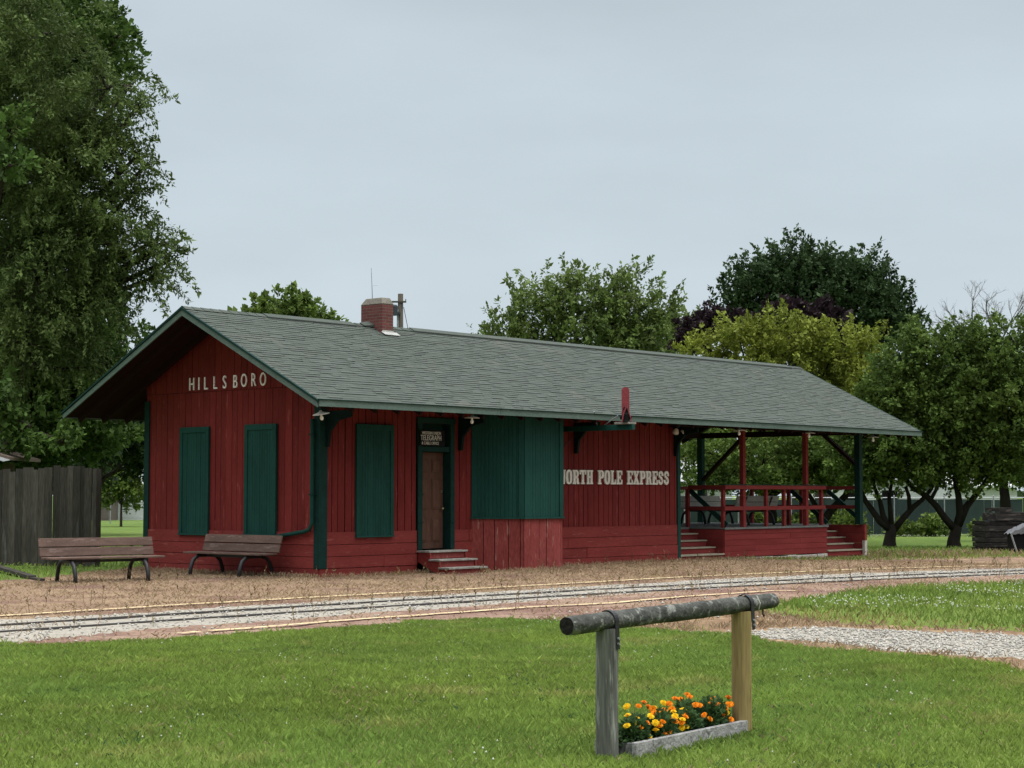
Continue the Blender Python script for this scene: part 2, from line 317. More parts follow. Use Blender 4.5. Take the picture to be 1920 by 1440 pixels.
def skirt_run(mb, org, du, out, length, zs, th=.05, gap=.010, skip=()):
    du = np.asarray(du, float); out = np.asarray(out, float); org = np.asarray(org, float)
    for za, zb in zip(zs[:-1], zs[1:]):
        s = 0.0
        while s < length-.05:
            w = min(1.3+2.6*rnd(), length-s)
            if length-s-w < .5: w = length-s
            segs = [(s, s+w)]
            for a, b in skip:
                ns = []
                for q0, q1 in segs:
                    if q1 <= a or q0 >= b: ns.append((q0, q1)); continue
                    if q0 < a: ns.append((q0, a))
                    if q1 > b: ns.append((b, q1))
                segs = ns
            for q0, q1 in segs:
                t = th*(.8+.35*rnd()); v = rv()
                mb.obox(org+du*(q0+.002)+[0,0,za+.002], du*(q1-q0-.005), out*t, [0,0,zb-za-gap], v)
            s += w
SK = [-.25, .163, .394, .627, .879]
DX0, DX1, DZ = 2.73, 3.84, 3.10            # door opening
# backing walls, then the boards
mb = MB(); mb.box(0.0, DX0+.01, .03, .10, -.2, 3.75); mb.box(DX1-.01, XW, .03, .10, -.2, 3.75); mb.box(DX0+.01, DX1-.01, .03, .10, DZ, 3.75)
mb.box(XW-.08, XW, .11, W-.01, -.2, 3.75); mb.box(.09, XW-.09, W-.10, W-.03, -.2, 3.75)
mb.build('wall_backing', M['dark'], depot)
mb = MB(); board_run(mb, (0,.03,0), (1,0,0), (0,-1,0), XW, SK[-1]-.02, lambda s: 3.72, .195, gap=.021, skip=[(DX0, DX1, .3, DZ)])
mb.build('wall', M['red'], depot)
mb = MB(); skirt_run(mb, (0,.03,0), (1,0,0), (0,-1,0), XW, SK, skip=[(DX0, DX1)]); mb.build('skirting', M['redskirt'], depot)
mb = MB(); mb.poly([(.05,.04,-.2),(.05,W-.04,-.2),(.05,W-.04,roofz(0)-.1),(.05,W/2,ZR-.12),(.05,.04,roofz(0)-.1)]); mb.build('gable_backing', M['dark'], depot)
ZB = 3.765                                   # the gable boards break at the lettering
mb = MB(); board_run(mb, (.03,W,0), (0,-1,0), (-1,0,0), W, SK[-1]-.02, lambda s: ZB-.006, .19)
board_run(mb, (.024,W,0), (0,-1,0), (-1,0,0), W, ZB+.004, lambda s: roofz(W-s)-.10, .19)
mb.build('gable_wall', M['red'], depot)
mb = MB(); skirt_run(mb, (.03,W,0), (0,-1,0), (-1,0,0), W, SK); mb.build('gable_skirting', M['redskirt'], depot)
mb = MB(); board_run(mb, (XW,0,0), (0,1,0), (1,0,0), W, -.15, lambda s: roofz(s)-.10, .2); mb.build('end_wall', M['red'], depot)
mb = MB(); board_run(mb, (XW,W-.03,0), (-1,0,0), (0,1,0), XW, -.15, lambda s: 3.7, .2); mb.build('rear_wall', M['red'], depot)
# corner posts
mb = MB(); mb.box(-.028, .185, -.030, .0, .165, 3.62); mb.box(-.030, -.002, .001, .13, .165, 3.62); mb.build('corner_post', M['greendark'], depot)
mb = MB(); mb.box(-.030, -.002, W-.13, W+.03, .1, 3.62); mb.box(-.002, .1, W+.002, W+.03, .1, 3.62); mb.build('corner_post', M['greendark'], depot)
mb = MB(); mb.box(XW-.005, XW+.11, -.035, .07, -.12, 3.62); mb.build('corner_post', M['green'], depot, bevel=.006)
# shutters over the windows
def shutter(org, du, out, w, z0, z1, mtl='green'):
    org, du, out = (np.asarray(q, float) for q in (org, du, out)); t = .095
    f = MB()
    f.obox(org+[0,0,z0], du*t, out*.055, [0,0,z1-z0], .5); f.obox(org+du*(w-t)+[0,0,z0], du*t, out*.055, [0,0,z1-z0], .45)
    f.obox(org+du*t+[0,0,z1-.12], du*(w-2*t), out*.058, [0,0,.12], .55); f.obox(org-du*.01+[0,0,z0-.035], du*(w+.02), out*.075, [0,0,.033], .75)
    fo = f.build('window_shutter', M[mtl], depot, bevel=.004)
    p = MB(); s = t
    while s < w-t-.005:
        q = min(.075, w-t-s); p.obox(org+du*(s+.002)+[0,0,z0], du*(q-.005), out*(.036+.004*rnd()), [0,0,z1-z0-.12], rv(.35,.6)); s += q
    p.build('panel', M[mtl], fo)
shutter((-.006,4.30,0), (0,-1,0), (-1,0,0), .96, .80, 3.03); shutter((-.006,2.20,0), (0,-1,0), (-1,0,0), .97, .82, 3.04)
shutter((.955,-.006,0), (1,0,0), (0,-1,0), 1.05, .79, 3.03)
# door and frame
fr = MB(); fr.box(DX0, DX0+.13, -.045, .0, .47, DZ); fr.box(DX1-.13, DX1, -.045, .0, .47, DZ); fr.box(DX0-.02, DX1+.02, -.05, .0, DZ, DZ+.12)
fr.box(DX0+.14, DX1-.14, -.02, .21, 2.51, 2.62)
for x0, x1 in ((DX0+.08, DX0+.13), (DX1-.13, DX1-.08)): fr.box(x0, x1, .002, .22, .47, DZ)
fo = fr.build('door_frame', M['greendark'], depot, bevel=.004)
for z in (1.02, 1.60):
    for x in (DX0, DX1-.14): h = MB(); h.box(x, x+.14, -.062, -.047, z, z+.035); h.build('bar_bracket', M['greendark'], fo)
t = MB(); t.box(DX0+.132, DX1-.132, .19, .205, 2.62, DZ); t.build('transom_panel', M['greendark'], fo)
d = MB(); X0, X1 = DX0+.14, DX1-.14
d.box(X0, X1, .17, .21, .48, 2.50, .5)
pw = (X1-X0-.3)/2
for za, zb in ((.62,1.12),(1.30,1.95),(2.08,2.36)):
    for k in (0, 1):
        x0 = X0+.1+k*(pw+.1); d.box(x0, x0+pw, .158, .169, za, zb, .35); d.box(x0+.035, x0+pw-.035, .148, .1575, za+.035, zb-.035, .62)
do = d.build('door', M['doorwood'], depot, bevel=.004)
k = MB(); k.tube([(X1-.07,.17,1.32),(X1-.07,.12,1.32)], .012, 8); k.lathe((X1-.07,.11,1.32), [(.0,-.03),(.022,-.02),(.032,0),(.022,.02),(.0,.03)], 12); k.build('knob', M['brass'], do, smooth=True)
k = MB(); k.tube([(X1-.07,.17,1.68),(X1-.07,.145,1.68)], .025, 10); k.build('deadbolt', M['brass'], do)
# doorstep platform: three treads between raking sides
st = empty('wooden_steps', (3.3,-.45,0), 'three worn wooden steps with red sides below the brown depot door', 'steps')
sx0, sx1 = 2.74-3.3, 3.86-3.3
treads = [(0.0,-.36,.455), (-.34,-.64,.285), (-.62,-.93,.125)]
for y0, y1, z in treads:
    t = MB(); t.box(sx0-.03, sx1+.03, y1+.45-.02, y0+.45-.015, z-.038, z, rv(.4,.8)); t.build('tread', M['treadwood'], st, bevel=.006)
    r = MB(); r.box(sx0+.045, sx1-.045, y1+.45+.02, y1+.45+.04, z-.16, z-.04); r.build('riser', M['redworn'], st)
for x in (sx0, sx1-.04):
    s = MB(); P = [(.42,.415),(.08,.415),(.07,.24),(-.20,.24),(-.21,.08),(-.46,.08),(-.46,-.02),(-.12,-.02),(.42,.22)]
    a = [(x,y,z) for y, z in P]; b = [(x+.04,y,z) for y, z in P]
    s.poly(a[::-1]); s.poly(b)
    for i in range(len(P)): j = (i+1) % len(P); s.poly([a[i], a[j], b[j], b[i]])
    s.build('stringer', M['redskirt'], st)
# bay window (canted), boarded up
BX = [(4.41,0.0),(5.21,-.80),(6.51,-.80),(7.31,0.0)]
bay = MB(); by_g = MB(); trim = MB()
for i in range(3):
    a = np.array(BX[i]+(0,)); b = np.array(BX[i+1]+(0,)); Ln = np.linalg.norm(b-a); du = (b-a)/Ln; out = np.array([du[1], -du[0], 0])
    ia = a-out*.03; board_run(bay, ia, du, out, Ln, -.12, lambda s: 1.09, .27, .03, .014)
    bk = MB()
    t = .10
    by_g.obox(ia+[0,0,1.13], du*t*1.2, out*.05, [0,0,2.45], .5); by_g.obox(ia+du*(Ln-t*1.2)+[0,0,1.13], du*t*1.2, out*.05, [0,0,2.45], .5)
    s = t*1.2
    while s < Ln-t*1.2-.005:
        q = min(.085, Ln-t*1.2-s); by_g.obox(ia+du*(s+.002)+[0,0,1.13], du*(q-.005), out*(.028+.004*rnd()), [0,0,2.45], rv(.4,.6)); s += q
    trim.obox(ia-du*.02+[0,0,1.092], du*(Ln+.04), out*.075, [0,0,.036], .6)
bo = bay.build('bay_window', M['redworn'], depot)
by_g.build('boarded_panel', M['green'], bo); trim.build('sill', M['green'], bo)
bk = MB(); q = [(4.47,.0),(5.235,-.755),(6.485,-.755),(7.25,.0)]
for i in range(3): bk.poly([q[i]+(-.2,), q[i+1]+(-.2,), q[i+1]+(3.6,), q[i]+(3.6,)])
bk.build('backing', M['dark'], bo)
# ---- roof
roof = empty('roof', (0,0,0), None, None); roof.parent = depot
mb = MB(); n = 40; th = .09
for sgn in (-1, 1):
    ye = W/2+sgn*(W/2+OH)
    A = [(-OG,W/2,ZR-.02),(LR,W/2,ZR-.02),(LR,ye,ZT-.02),(-OG,ye,ZT-.02)]
    Bq = [(x,y,z-th) for x, y, z in A]
    mb.hexa(Bq+A if sgn < 0 else [Bq[3],Bq[2],Bq[1],Bq[0],A[3],A[2],A[1],A[0]])
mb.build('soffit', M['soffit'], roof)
rf = MB()
x = -OG+.35
while x < LR-.2:
    for sgn in (-1, 1):
        ye = W/2+sgn*(W/2+OH-.06)
        rf.bar((x,W/2,ZR-.19),(x,ye,roofz(ye)-.19), .05, .13)
    x += .62
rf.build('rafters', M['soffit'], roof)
# shingles: every tab its own thin wedge
sh = MB(); edge = MB(); slope_len = math.hypot(W/2+OH, ZR-ZT); rows = 40; rh = slope_len/rows
for sgn in (-1, 1):
    ydir = sgn*(W/2+OH)/slope_len; zdir = -(ZR-ZT)/slope_len
    nrm = np.array([0, sgn*(ZR-ZT)/slope_len, (W/2+OH)/slope_len]); dn = np.array([0, ydir, zdir])
    for r in range(rows):
        x = -OG-.03-rnd()*.3; drift = .004*math.sin(r*1.7)
        while x < LR+.03:
            w = random.choice((.22,.26,.30,.33,.36)); thick = random.random() < .55
            t = (.017 if thick else .010)*(.85+.3*rnd()); xa = max(x, -OG-.03); xb = min(x+w, LR+.03)
            x += w
            if xb-xa < .02: continue
            s1 = (r+1)*rh+.012+drift+(.0 if thick else -.006*rnd()); s0 = r*rh-.02
            base = np.array([0, W/2, ZR-.012])
            a = base+dn*max(s0, 0)+nrm*.004; b = base+dn*s1+nrm*t; c = base+dn*s1
            v = rv(.45,.70) if thick else rv(.30,.55)
            X = np.array([1.0,0,0])
            sh.poly([a+X*xa, a+X*xb, b+X*xb, b+X*xa] if sgn > 0 else [a+X*xb, a+X*xa, b+X*xa, b+X*xb], v)
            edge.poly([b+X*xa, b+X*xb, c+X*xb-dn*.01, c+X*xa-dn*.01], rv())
            # the tab's sides in a darker tone
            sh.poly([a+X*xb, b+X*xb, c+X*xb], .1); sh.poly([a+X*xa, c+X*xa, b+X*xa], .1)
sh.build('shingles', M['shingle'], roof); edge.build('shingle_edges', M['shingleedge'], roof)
# ridge vents either side of the chimney and plain ridge caps
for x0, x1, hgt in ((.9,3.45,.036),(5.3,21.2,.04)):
    mb = MB()
    for sgn in (-1, 1):
        dy = sgn*.17; zz = ZR-SL*.17
        mb.hexa([(x0,W/2,ZR+hgt-.045),(x1,W/2,ZR+hgt-.045),(x1,W/2+dy,zz+hgt-.045),(x0,W/2+dy,zz+hgt-.045),(x0,W/2,ZR+hgt),(x1,W/2,ZR+hgt),(x1,W/2+dy,zz+hgt),(x0,W/2+dy,zz+hgt)])
    vo = mb.build('ridge_vent', M['shingle'], roof)
    mb = MB(); yv = W/2-.172; zv = ZR-SL*.172; mb.box(x0-.01, x1+.01, yv-.008, yv-.001, zv+hgt-.062, zv+hgt-.012); mb.build('vent_shadow', M['shingleedge'], vo)  # dark strip on the cover's edge, painting in the shadow beneath it
mb = MB()
x = -OG-.03
while x < LR:
    x2 = min(x+.24, LR+.03); v = rv(.2,.7)
    for sgn in (-1, 1): mb.poly([(x,W/2,ZR+.024),(x2+.06,W/2,ZR+.014),(x2+.06,W/2+sgn*.14,ZR+.008-SL*.14),(x,W/2+sgn*.14,ZR+.018-SL*.14)][::sgn], v)
    x = x2
mb.build('ridge_cap', M['shingle'], roof)
# fascias and barge boards
for sgn in (-1, 1):
    mb = MB(); ye = W/2+sgn*(W/2+OH); x = -OG
    for Ln in (5.1,4.9,4.9,4.1,4.1):
        x2 = min(x+Ln, LR); mb.box(x+.003, x2-.003, min(ye, ye+sgn*.028), max(ye, ye+sgn*.028), 3.262, 3.385, rv(.35,.7)); x = x2
    mb.build('fascia', M['greentrim'], roof)
for xo, dx in ((-OG,-.03),(LR,.03)):
    for sgn in (-1, 1):
        mb = MB(); me2 = MB(); ye = W/2+sgn*(W/2+OH)
        P = [(W/2,ZR-.055),(ye,ZT-.055),(ye,ZT-.155),(W/2,ZR-.175)]
        a = [(xo,y,z) for y, z in P]; b = [(xo+dx,y,z) for y, z in P]; mb.hexa(a+b if (sgn > 0) != (dx > 0) else a[::-1]+b[::-1], .5)
        P = [(W/2,ZR-.002),(ye+sgn*.03,ZT-.012),(ye+sgn*.03,ZT-.05),(W/2,ZR-.052)]
        a = [(xo,y,z) for y, z in P]; b = [(xo+dx*1.9,y,z) for y, z in P]; me2.hexa(a+b if (sgn > 0) != (dx > 0) else a[::-1]+b[::-1], .5)
        mb.build('barge_board', M['greentrim'], roof); me2.build('drip_edge', M['greendark'], roof)
mb = MB(); mb.box(-OG-.03, LR+.03, -OH-.052, -OH-.001, 3.387, 3.402); mb.build('drip_edge', M['greendark'], roof); mb = MB(); mb.box(-OG-.03, LR+.03, W+OH+.001, W+OH+.052, 3.387, 3.402); mb.build('drip_edge', M['greendark'], roof)
# chimney
ch = MB(); cx0, cx1, cy0, cy1 = 4.02, 4.36, 2.34, 3.02
ch.box(cx0, cx1, cy0, cy1, 4.95, 5.86); co = ch.build('chimney', M['brickred'], roof)
cp = MB(); e = .012
cp.hexa([(cx0-e,cy0-e,5.862),(cx1+e,cy0-e,5.862),(cx1+e,cy1+e,5.862),(cx0-e,cy1+e,5.862),(cx0+.06,cy0+.09,6.01),(cx1-.04,cy0+.06,6.01),(cx1-.04,cy1-.09,6.01),(cx0+.06,cy1-.09,6.01)])
cp.build('chimney_cap', M['concrete'], co, bevel=.012)
fl = MB(); fl.box(cx0-.004, cx1+.006, cy0-.010, cy0-.002, 5.0, 5.27); fl.hexa([(cx0+.02,cy0-.13,roofz(cy0-.13)+.025),(cx1+.1,cy0-.13,roofz(cy0-.13)+.025),(cx1+.1,cy0-.01,roofz(cy0)+.03),(cx0-.04,cy0-.01,roofz(cy0)+.03),(cx0-.04,cy0-.13,roofz(cy0-.13)+.035),(cx1+.1,cy0-.13,roofz(cy0-.13)+.035),(cx1+.1,cy0-.01,roofz(cy0)+.04),(cx0-.04,cy0-.01,roofz(cy0)+.04)])
fl.build('flashing', M['metalwhite'], co)
sd = MB(); sd.hexa([(cx0-.30,W/2-.16,roofz(W/2-.16)+.03),(cx0-.01,W/2-.16,roofz(W/2-.16)+.03),(cx0-.01,W/2,ZR+.02),(cx0-.30,W/2,ZR+.02),(cx0-.30,W/2-.16,roofz(W/2-.16)+.05),(cx0-.01,W/2-.16,roofz(W/2-.16)+.08),(cx0-.01,W/2,ZR+.09),(cx0-.30,W/2,ZR+.04)])
sd.build('cricket', M['shingle'], co)
# lettering
def text_mesh(name, s, size, m, parent, loc, rot, ext=.012, sx=1.0, spacing=1.0, align='LEFT'):
    cu = bpy.data.curves.new(name, 'FONT'); cu.body = s; cu.size = size; cu.extrude = ext; cu.align_x = align; cu.space_character = spacing
    to = bpy.data.objects.new(name, cu); C.objects.link(to); bpy.context.view_layer.update()
    me = bpy.data.meshes.new_from_object(to.evaluated_get(bpy.context.evaluated_depsgraph_get())); bpy.data.objects.remove(to)
    me.materials.clear(); me.materials.append(m); o = bpy.data.objects.new(name, me); C.objects.link(o); o.parent = parent
    a = me.attributes.new('v', 'FLOAT', 'FACE'); a.data.foreach_set('value', [.5]*len(me.polygons))
    o.location = loc; o.rotation_euler = rot; o.scale = (sx, 1, 1); return o
def join_mesh(name, objs, m, parent):
    co = []; fa = []
    for o in objs:
        o_m = o.matrix_basis; k = len(co); co += [tuple(o_m @ v.co) for v in o.data.vertices]; fa += [tuple(k+i for i in p.vertices) for p in o.data.polygons]
        bpy.data.objects.remove(o)
    b = MB(); b.co = co; b.fa = fa; b.v = [.5]*len(fa); return b.build(name, m, parent)
GR = (PI/2, 0, -PI/2)                       # reading along -Y on the gable
us = [(354,'H',.62),(371,'I',.62),(382,'L',.62),(399.5,'L',.62),(417.5,'S',.62),(436.5,'B',.62),(451.5,'O',.56),(470.5,'R',.62),(487,'O',.56)]
ls = []
for u, c, sx in us:
    d_ = ray(u, 730); P = CAM+d_*((-.02-CAM[0])/d_[0])
    ls.append(text_mesh('letter', c, .385, M['letter'], None, (-.018, float(P[1]), 3.81+(.0 if u < 440 else .012)), GR, .012, sx*1.12))
join_mesh('lettering', ls, M['letterwhite'], depot)
SLAB = {
'H': ([[(0,0),(.33,0),(.33,.12),(.27,.12),(.27,.44),(.43,.44),(.43,.12),(.37,.12),(.37,0),(.70,0),(.70,.12),(.64,.12),(.64,.88),(.70,.88),(.70,1),(.37,1),(.37,.88),(.43,.88),(.43,.56),(.27,.56),(.27,.88),(.33,.88),(.33,1),(0,1),(0,.88),(.06,.88),(.06,.12),(0,.12)]], .70),
'T': ([[(.15,0),(.55,0),(.55,.12),(.46,.12),(.46,.86),(.56,.86),(.58,.68),(.70,.68),(.70,1),(0,1),(0,.68),(.12,.68),(.14,.86),(.24,.86),(.24,.12),(.15,.12)]], .70),
'L': ([[(0,0),(.62,0),(.62,.36),(.52,.36),(.49,.14),(.30,.14),(.30,.88),(.38,.88),(.38,1),(0,1),(0,.88),(.08,.88),(.08,.12),(0,.12)]], .62),
'E': ([[(0,0),(.66,0),(.66,.34),(.55,.34),(.52,.13),(.30,.13),(.30,.44),(.40,.44),(.42,.34),(.50,.34),(.50,.67),(.42,.67),(.40,.56),(.30,.56),(.30,.87),(.52,.87),(.55,.68),(.66,.68),(.66,1),(0,1),(0,.88),(.08,.88),(.08,.12),(0,.12)]], .66),
'P': ([[(0,0),(.38,0),(.38,.12),(.30,.12),(.30,.40),(.45,.40),(.58,.45),(.65,.55),(.66,.70),(.64,.87),(.56,.96),(.44,1),(0,1),(0,.88),(.08,.88),(.08,.12),(0,.12)],[(.30,.52),(.30,.88),(.38,.88),(.43,.82),(.44,.70),(.43,.58),(.38,.52)]], .66),
'R': ([[(0,0),(.36,0),(.36,.12),(.30,.12),(.30,.42),(.36,.42),(.42,.36),(.43,.10),(.46,.02),(.54,0),(.72,0),(.72,.12),(.65,.13),(.64,.34),(.60,.45),(.55,.49),(.62,.56),(.66,.72),(.63,.90),(.54,.98),(.44,1),(0,1),(0,.88),(.08,.88),(.08,.12),(0,.12)],[(.30,.55),(.30,.88),(.38,.88),(.43,.82),(.44,.71),(.43,.60),(.38,.55)]], .72),
'N': ([[(0,0),(.28,0),(.28,.12),(.20,.12),(.20,.62),(.48,0),(.66,0),(.66,.88),(.72,.88),(.72,1),(.44,1),(.44,.88),(.52,.88),(.52,.42),(.26,1),(0,1),(0,.88),(.06,.88),(.06,.12),(0,.12)]], .72),
'X': ([[(0,0),(.28,0),(.28,.12),(.25,.12),(.33,.32),(.42,.12),(.38,.12),(.38,0),(.72,0),(.72,.12),(.66,.12),(.46,.52),(.63,.88),(.69,.88),(.69,1),(.42,1),(.42,.88),(.46,.88),(.38,.70),(.31,.88),(.35,.88),(.35,1),(0,1),(0,.88),(.06,.88),(.25,.50),(.08,.12),(0,.12)]], .72)}
def sup(cx, cy, a, b, n=20): return [(cx+a*math.copysign(abs(math.cos(2*PI*k/n))**.7, math.cos(2*PI*k/n)), cy+b*math.copysign(abs(math.sin(2*PI*k/n))**.7, math.sin(2*PI*k/n))) for k in range(n)]
SLAB['O'] = ([sup(.33,.5,.33,.51), sup(.33,.5,.10,.36)[::-1]], .66)
def thick(cl, w):
    L_, R_ = [], []
    for i, p in enumerate(cl):
        a = cl[max(i-1,0)]; b = cl[min(i+1,len(cl)-1)]; dx, dy = b[0]-a[0], b[1]-a[1]; l = math.hypot(dx, dy); nx, ny = -dy/l*w/2, dx/l*w/2
        L_.append((p[0]+nx,p[1]+ny)); R_.append((p[0]-nx,p[1]-ny))
    return L_+R_[::-1]
SLAB['S'] = ([thick([(.53,.64),(.53,.78),(.45,.90),(.31,.93),(.17,.86),(.13,.72),(.22,.59),(.42,.46),(.51,.32),(.48,.15),(.35,.07),(.20,.10),(.11,.22),(.10,.36)], .19)], .64)
def slab_text(s, width, height, m, loc, parent):
    cu = bpy.data.curves.new('lettering', 'CURVE'); cu.dimensions = '2D'; cu.fill_mode = 'BOTH'; x = 0
    for c in s:
        if c == ' ': x += .50; continue
        loops, w = SLAB[c]
        for lp in loops:
            sp = cu.splines.new('POLY'); sp.points.add(len(lp)-1); sp.use_cyclic_u = True
            for k, (px, py) in enumerate(lp): sp.points[k].co = (x+px, py, 0, 1)
        x += w+.06
    tot = x-.06; sc = width/tot; cu.extrude = .016
    to = bpy.data.objects.new('lettering', cu); C.objects.link(to); bpy.context.view_layer.update()
    me = bpy.data.meshes.new_from_object(to.evaluated_get(bpy.context.evaluated_depsgraph_get())); bpy.data.objects.remove(to)
    b = MB(); b.co = [(v.co.x*sc, v.co.z, v.co.y*height) for v in me.vertices]; b.co = [(loc[0]+a[0], loc[1]+a[1], loc[2]+a[2]) for a in b.co]
    b.fa = [tuple(p.vertices) for p in me.polygons]; b.v = [.5]*len(b.fa); return b.build('lettering', m, parent)
slab_text('NORTH POLE EXPRESS', 11.51-7.30, .325, M['letter'], (7.30,-.022,1.852), depot)
# knee brackets under the eaves
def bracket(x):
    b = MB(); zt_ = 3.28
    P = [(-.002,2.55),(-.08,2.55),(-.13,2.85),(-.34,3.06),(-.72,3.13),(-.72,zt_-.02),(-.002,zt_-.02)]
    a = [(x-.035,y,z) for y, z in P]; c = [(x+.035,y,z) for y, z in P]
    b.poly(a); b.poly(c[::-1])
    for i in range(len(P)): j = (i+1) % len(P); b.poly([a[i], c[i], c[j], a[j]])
    b.build('eave_bracket', M['greenshaded'], depot)
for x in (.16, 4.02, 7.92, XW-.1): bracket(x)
# downpipe at the near corner, turning along the gable
dp = MB(); dp.tube([(-.09,.12,3.1),(-.09,.12,2.8),(-.09,.12,1.05),(-.09,.19,.93),(-.09,.33,.885),(-.09,1.35,.75)], .042, 10); dpo = dp.build('downpipe', M['green'], depot, smooth=True)
for z in (1.6, 2.78): dp = MB(); dp.box(-.14,-.03,.06,.18,z,z+.03); dp.build('strap', M['greendark'], dpo)
# ---- open deck
deck = empty('open_deck', (0,0,0), None, None); deck.parent = depot
XD0, XD1, SD = XW+.02, 20.86, 1.12
fb = MB(); y = 0.0
while y < W-.02:
    y2 = min(y+.14, W)
    segs = [(XD0, XD1)] if y >= SD else [(13.91,18.83)]
    for a, b in segs: fb.box(a, b, y+.003, y2-.003, .735, .768, rv())
    y = y2
fb.build('deck_floor', M['deckgrey'], deck)
for e_ in ((13.88,18.86,-.05,-.004),(XD0+.1,13.875,SD-.05,SD-.004),(18.865,XD1,SD-.05,SD-.004)): mb = MB(); mb.box(*e_,.725,.775); mb.build('deck_edge', M['deckgrey'], deck)
mb = MB(); skirt_run(mb, (13.91,.02,0), (1,0,0), (0,-1,0), 4.92, [.02,.165,.31,.455,.60,.722], .03, .006)
skirt_run(mb, (13.91,0.022,0), (0,1,0), (-1,0,0), 5.4, [.0,.25,.5,.722], .025, .004)
skirt_run(mb, (18.83,0.022,0), (0,1,0), (1,0,0), 5.4, [.0,.25,.5,.722], .025, .004)
mb.build('deck_skirt', M['reddeck'], deck)
mb = MB(); skirt_run(mb, (20.72,-.02,0), (0,1,0), (1,0,0), 5.5, [-.12,.25,.5,.76], .05, .004); mb.build('stair_side', M['reddeck'], deck)
mb = MB(); mb.box(20.70,20.82,-.10,-.022,.32,.775); mb.build('newel', M['reddeck'], deck); mb = MB(); mb.box(20.70,20.83,-.10,-.022,-.2,.318); mb.build('newel_base', M['white'], deck)
fd = MB(); x = 13.95
while x < 18.7:
    w = .3+.5*rnd(); fd.box(x, min(x+w-.015,18.84), -.03+.03*rnd(), .1, -.25, .005-.02*rnd(), rv()); x += w
fd.build('foundation_stones', M['white'], deck, bevel=.015)
def stairs(x0, x1, zo):
    s = MB(); r = MB()
    for k in range(4):
        y = k*.27; z = .125+k*.168+zo
        s.box(x0, x1, y-.03, y+.29, z-.035, z, rv()); r.box(x0, x1, y, y+.015, z-.165, z-.037)
    r.box(x0, x1, 4*.27, 4*.27+.015, .6, .724)
    so = s.build('stair', M['steptan'], deck); r.build('riser', M['reddeck'], so)
stairs(XD0+.08, 13.88, 0); stairs(18.86, 20.70, -.04)
def post(x, y, m, w=.11, z0=.77, z1=3.33): b = MB(); b.box(x-w/2, x+w/2, y-w/2+.03, y+w/2+.03, z0, z1); b.build('post', M[m], deck, bevel=.006)
post(14.80,0,'reddeck',.12); post(17.82,0,'reddeck',.12); post(20.62,0,'greendark',.17); post(20.62,W-.1,'greendark',.17); post(16.3,W-.1,'greendark',.13); post(12.1,W-.1,'greendark',.13)
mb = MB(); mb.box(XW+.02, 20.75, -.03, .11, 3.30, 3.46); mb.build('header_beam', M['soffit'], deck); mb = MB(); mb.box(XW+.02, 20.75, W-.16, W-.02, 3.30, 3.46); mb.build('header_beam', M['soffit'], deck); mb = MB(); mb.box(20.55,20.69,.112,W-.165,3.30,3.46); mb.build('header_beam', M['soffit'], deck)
for p_, q_ in (((20.62,.10,2.45),(20.62,1.15,3.32)),((20.62,W-.15,2.05),(20.62,W-1.6,3.32))):
    br = MB(); br.bar(p_, q_, .09, .13, (1,0,0)); br.build('knee_brace', M['soffit'], deck)
rl = MB()
def railing(p, q, ends=True):
    p = np.array(p, float); q = np.array(q, float)
    rl.bar(p+[0,0,1.80], q+[0,0,1.80], .09, .10, v=.5); rl.bar(p+[0,0,1.26], q+[0,0,1.26], .04, .10, v=.5)
railing((13.90,-.005,0),(18.75,-.005,0)); railing((13.95,.045,0),(13.95,SD,0)); railing((18.76,.045,0),(18.76,SD,0)); railing((XD0,W-.1,0),(20.53,W-.1,0)); railing((20.66,.15,0),(20.66,W-.2,0))
for x in (13.95,15.92,16.78,18.66): rl.box(x-.045, x+.045, .02, .10, .77, 1.75)
for x, y in ((13.95,SD),(18.76,SD),(20.66,1.9),(20.66,3.6)): rl.box(x-.045, x+.045, y, y+.09, .77, 1.75)
for x in (13.4,14.9,17.8,19.2): rl.box(x-.045, x+.045, W-.14, W-.06, .77, 1.75)
rl.build('railing', M['reddeck'], deck)
rc = MB(); rc.box(13.85,18.80,-.065,.055,1.855,1.875); rc.build('rail_cap', M['greendark'], deck)
for x in (13.97,18.80,20.72): hr = MB(); hr.bar((x,SD-.02,1.72),(x,-.03,.84), .045, .12); hr.build('stair_handrail', M['greendark'], deck)
ub = MB(); ub.box(20.86,21.02,.25,.33,.50,.72); ub.build('utility_box', M['blackflat'], deck, bevel=.006)

# ---- things hung on or standing about the depot
def lamp(x, y, z, label, tilt=0.0):
    o = empty('eave_lamp', (x,y,z), label, 'lamp', 'white bulb lamps hung along the eave'); o.rotation_euler = (0, tilt, 0)
    s = MB(); s.lathe((0,0,0), [(.018,.07),(.03,.05),(.06,.03),(.165,.0),(.165,-.006),(.06,.022),(.03,.035)], 24); s.build('lamp_shade', M['lampshade'], o, smooth=True)
    b = MB(); b.lathe((0,0,0), [(.0,-.125),(.02,-.12),(.034,-.095),(.036,-.075),(.024,-.045),(.018,-.02),(.018,.01)], 16); b.build('bulb', M['bulb'], o, smooth=True)
    r = MB(); r.tube([(0,0,.06),(0,0,.16)], .010, 8); r.build('stem', M['black'], o)
def eave_pt(u, v, y): d_ = ray(u, v); return CAM+d_*((y-CAM[1])/d_[1])
for u, v, lab, tl in ((602,776,'tilted cream lamp with bulb at the near corner of the depot',-.22),(885,783.5,'flat white lamp hanging left of the green bay window',0.03),(1386,807,'white bulb lamp above the left red deck post',0.03),(1517,812,'white bulb lamp above the right red deck post',0.03),(1637,820,'small pale bulb lamp hung beyond the last green deck post',0.0)):
    P = eave_pt(u, v, -OH+.22); lamp(P[0], P[1], P[2], lab, tl)
sg = empty('telegraph_sign', (3.105,-.075,2.79), 'small black telegraph office sign with white lettering above the brown door', 'sign')
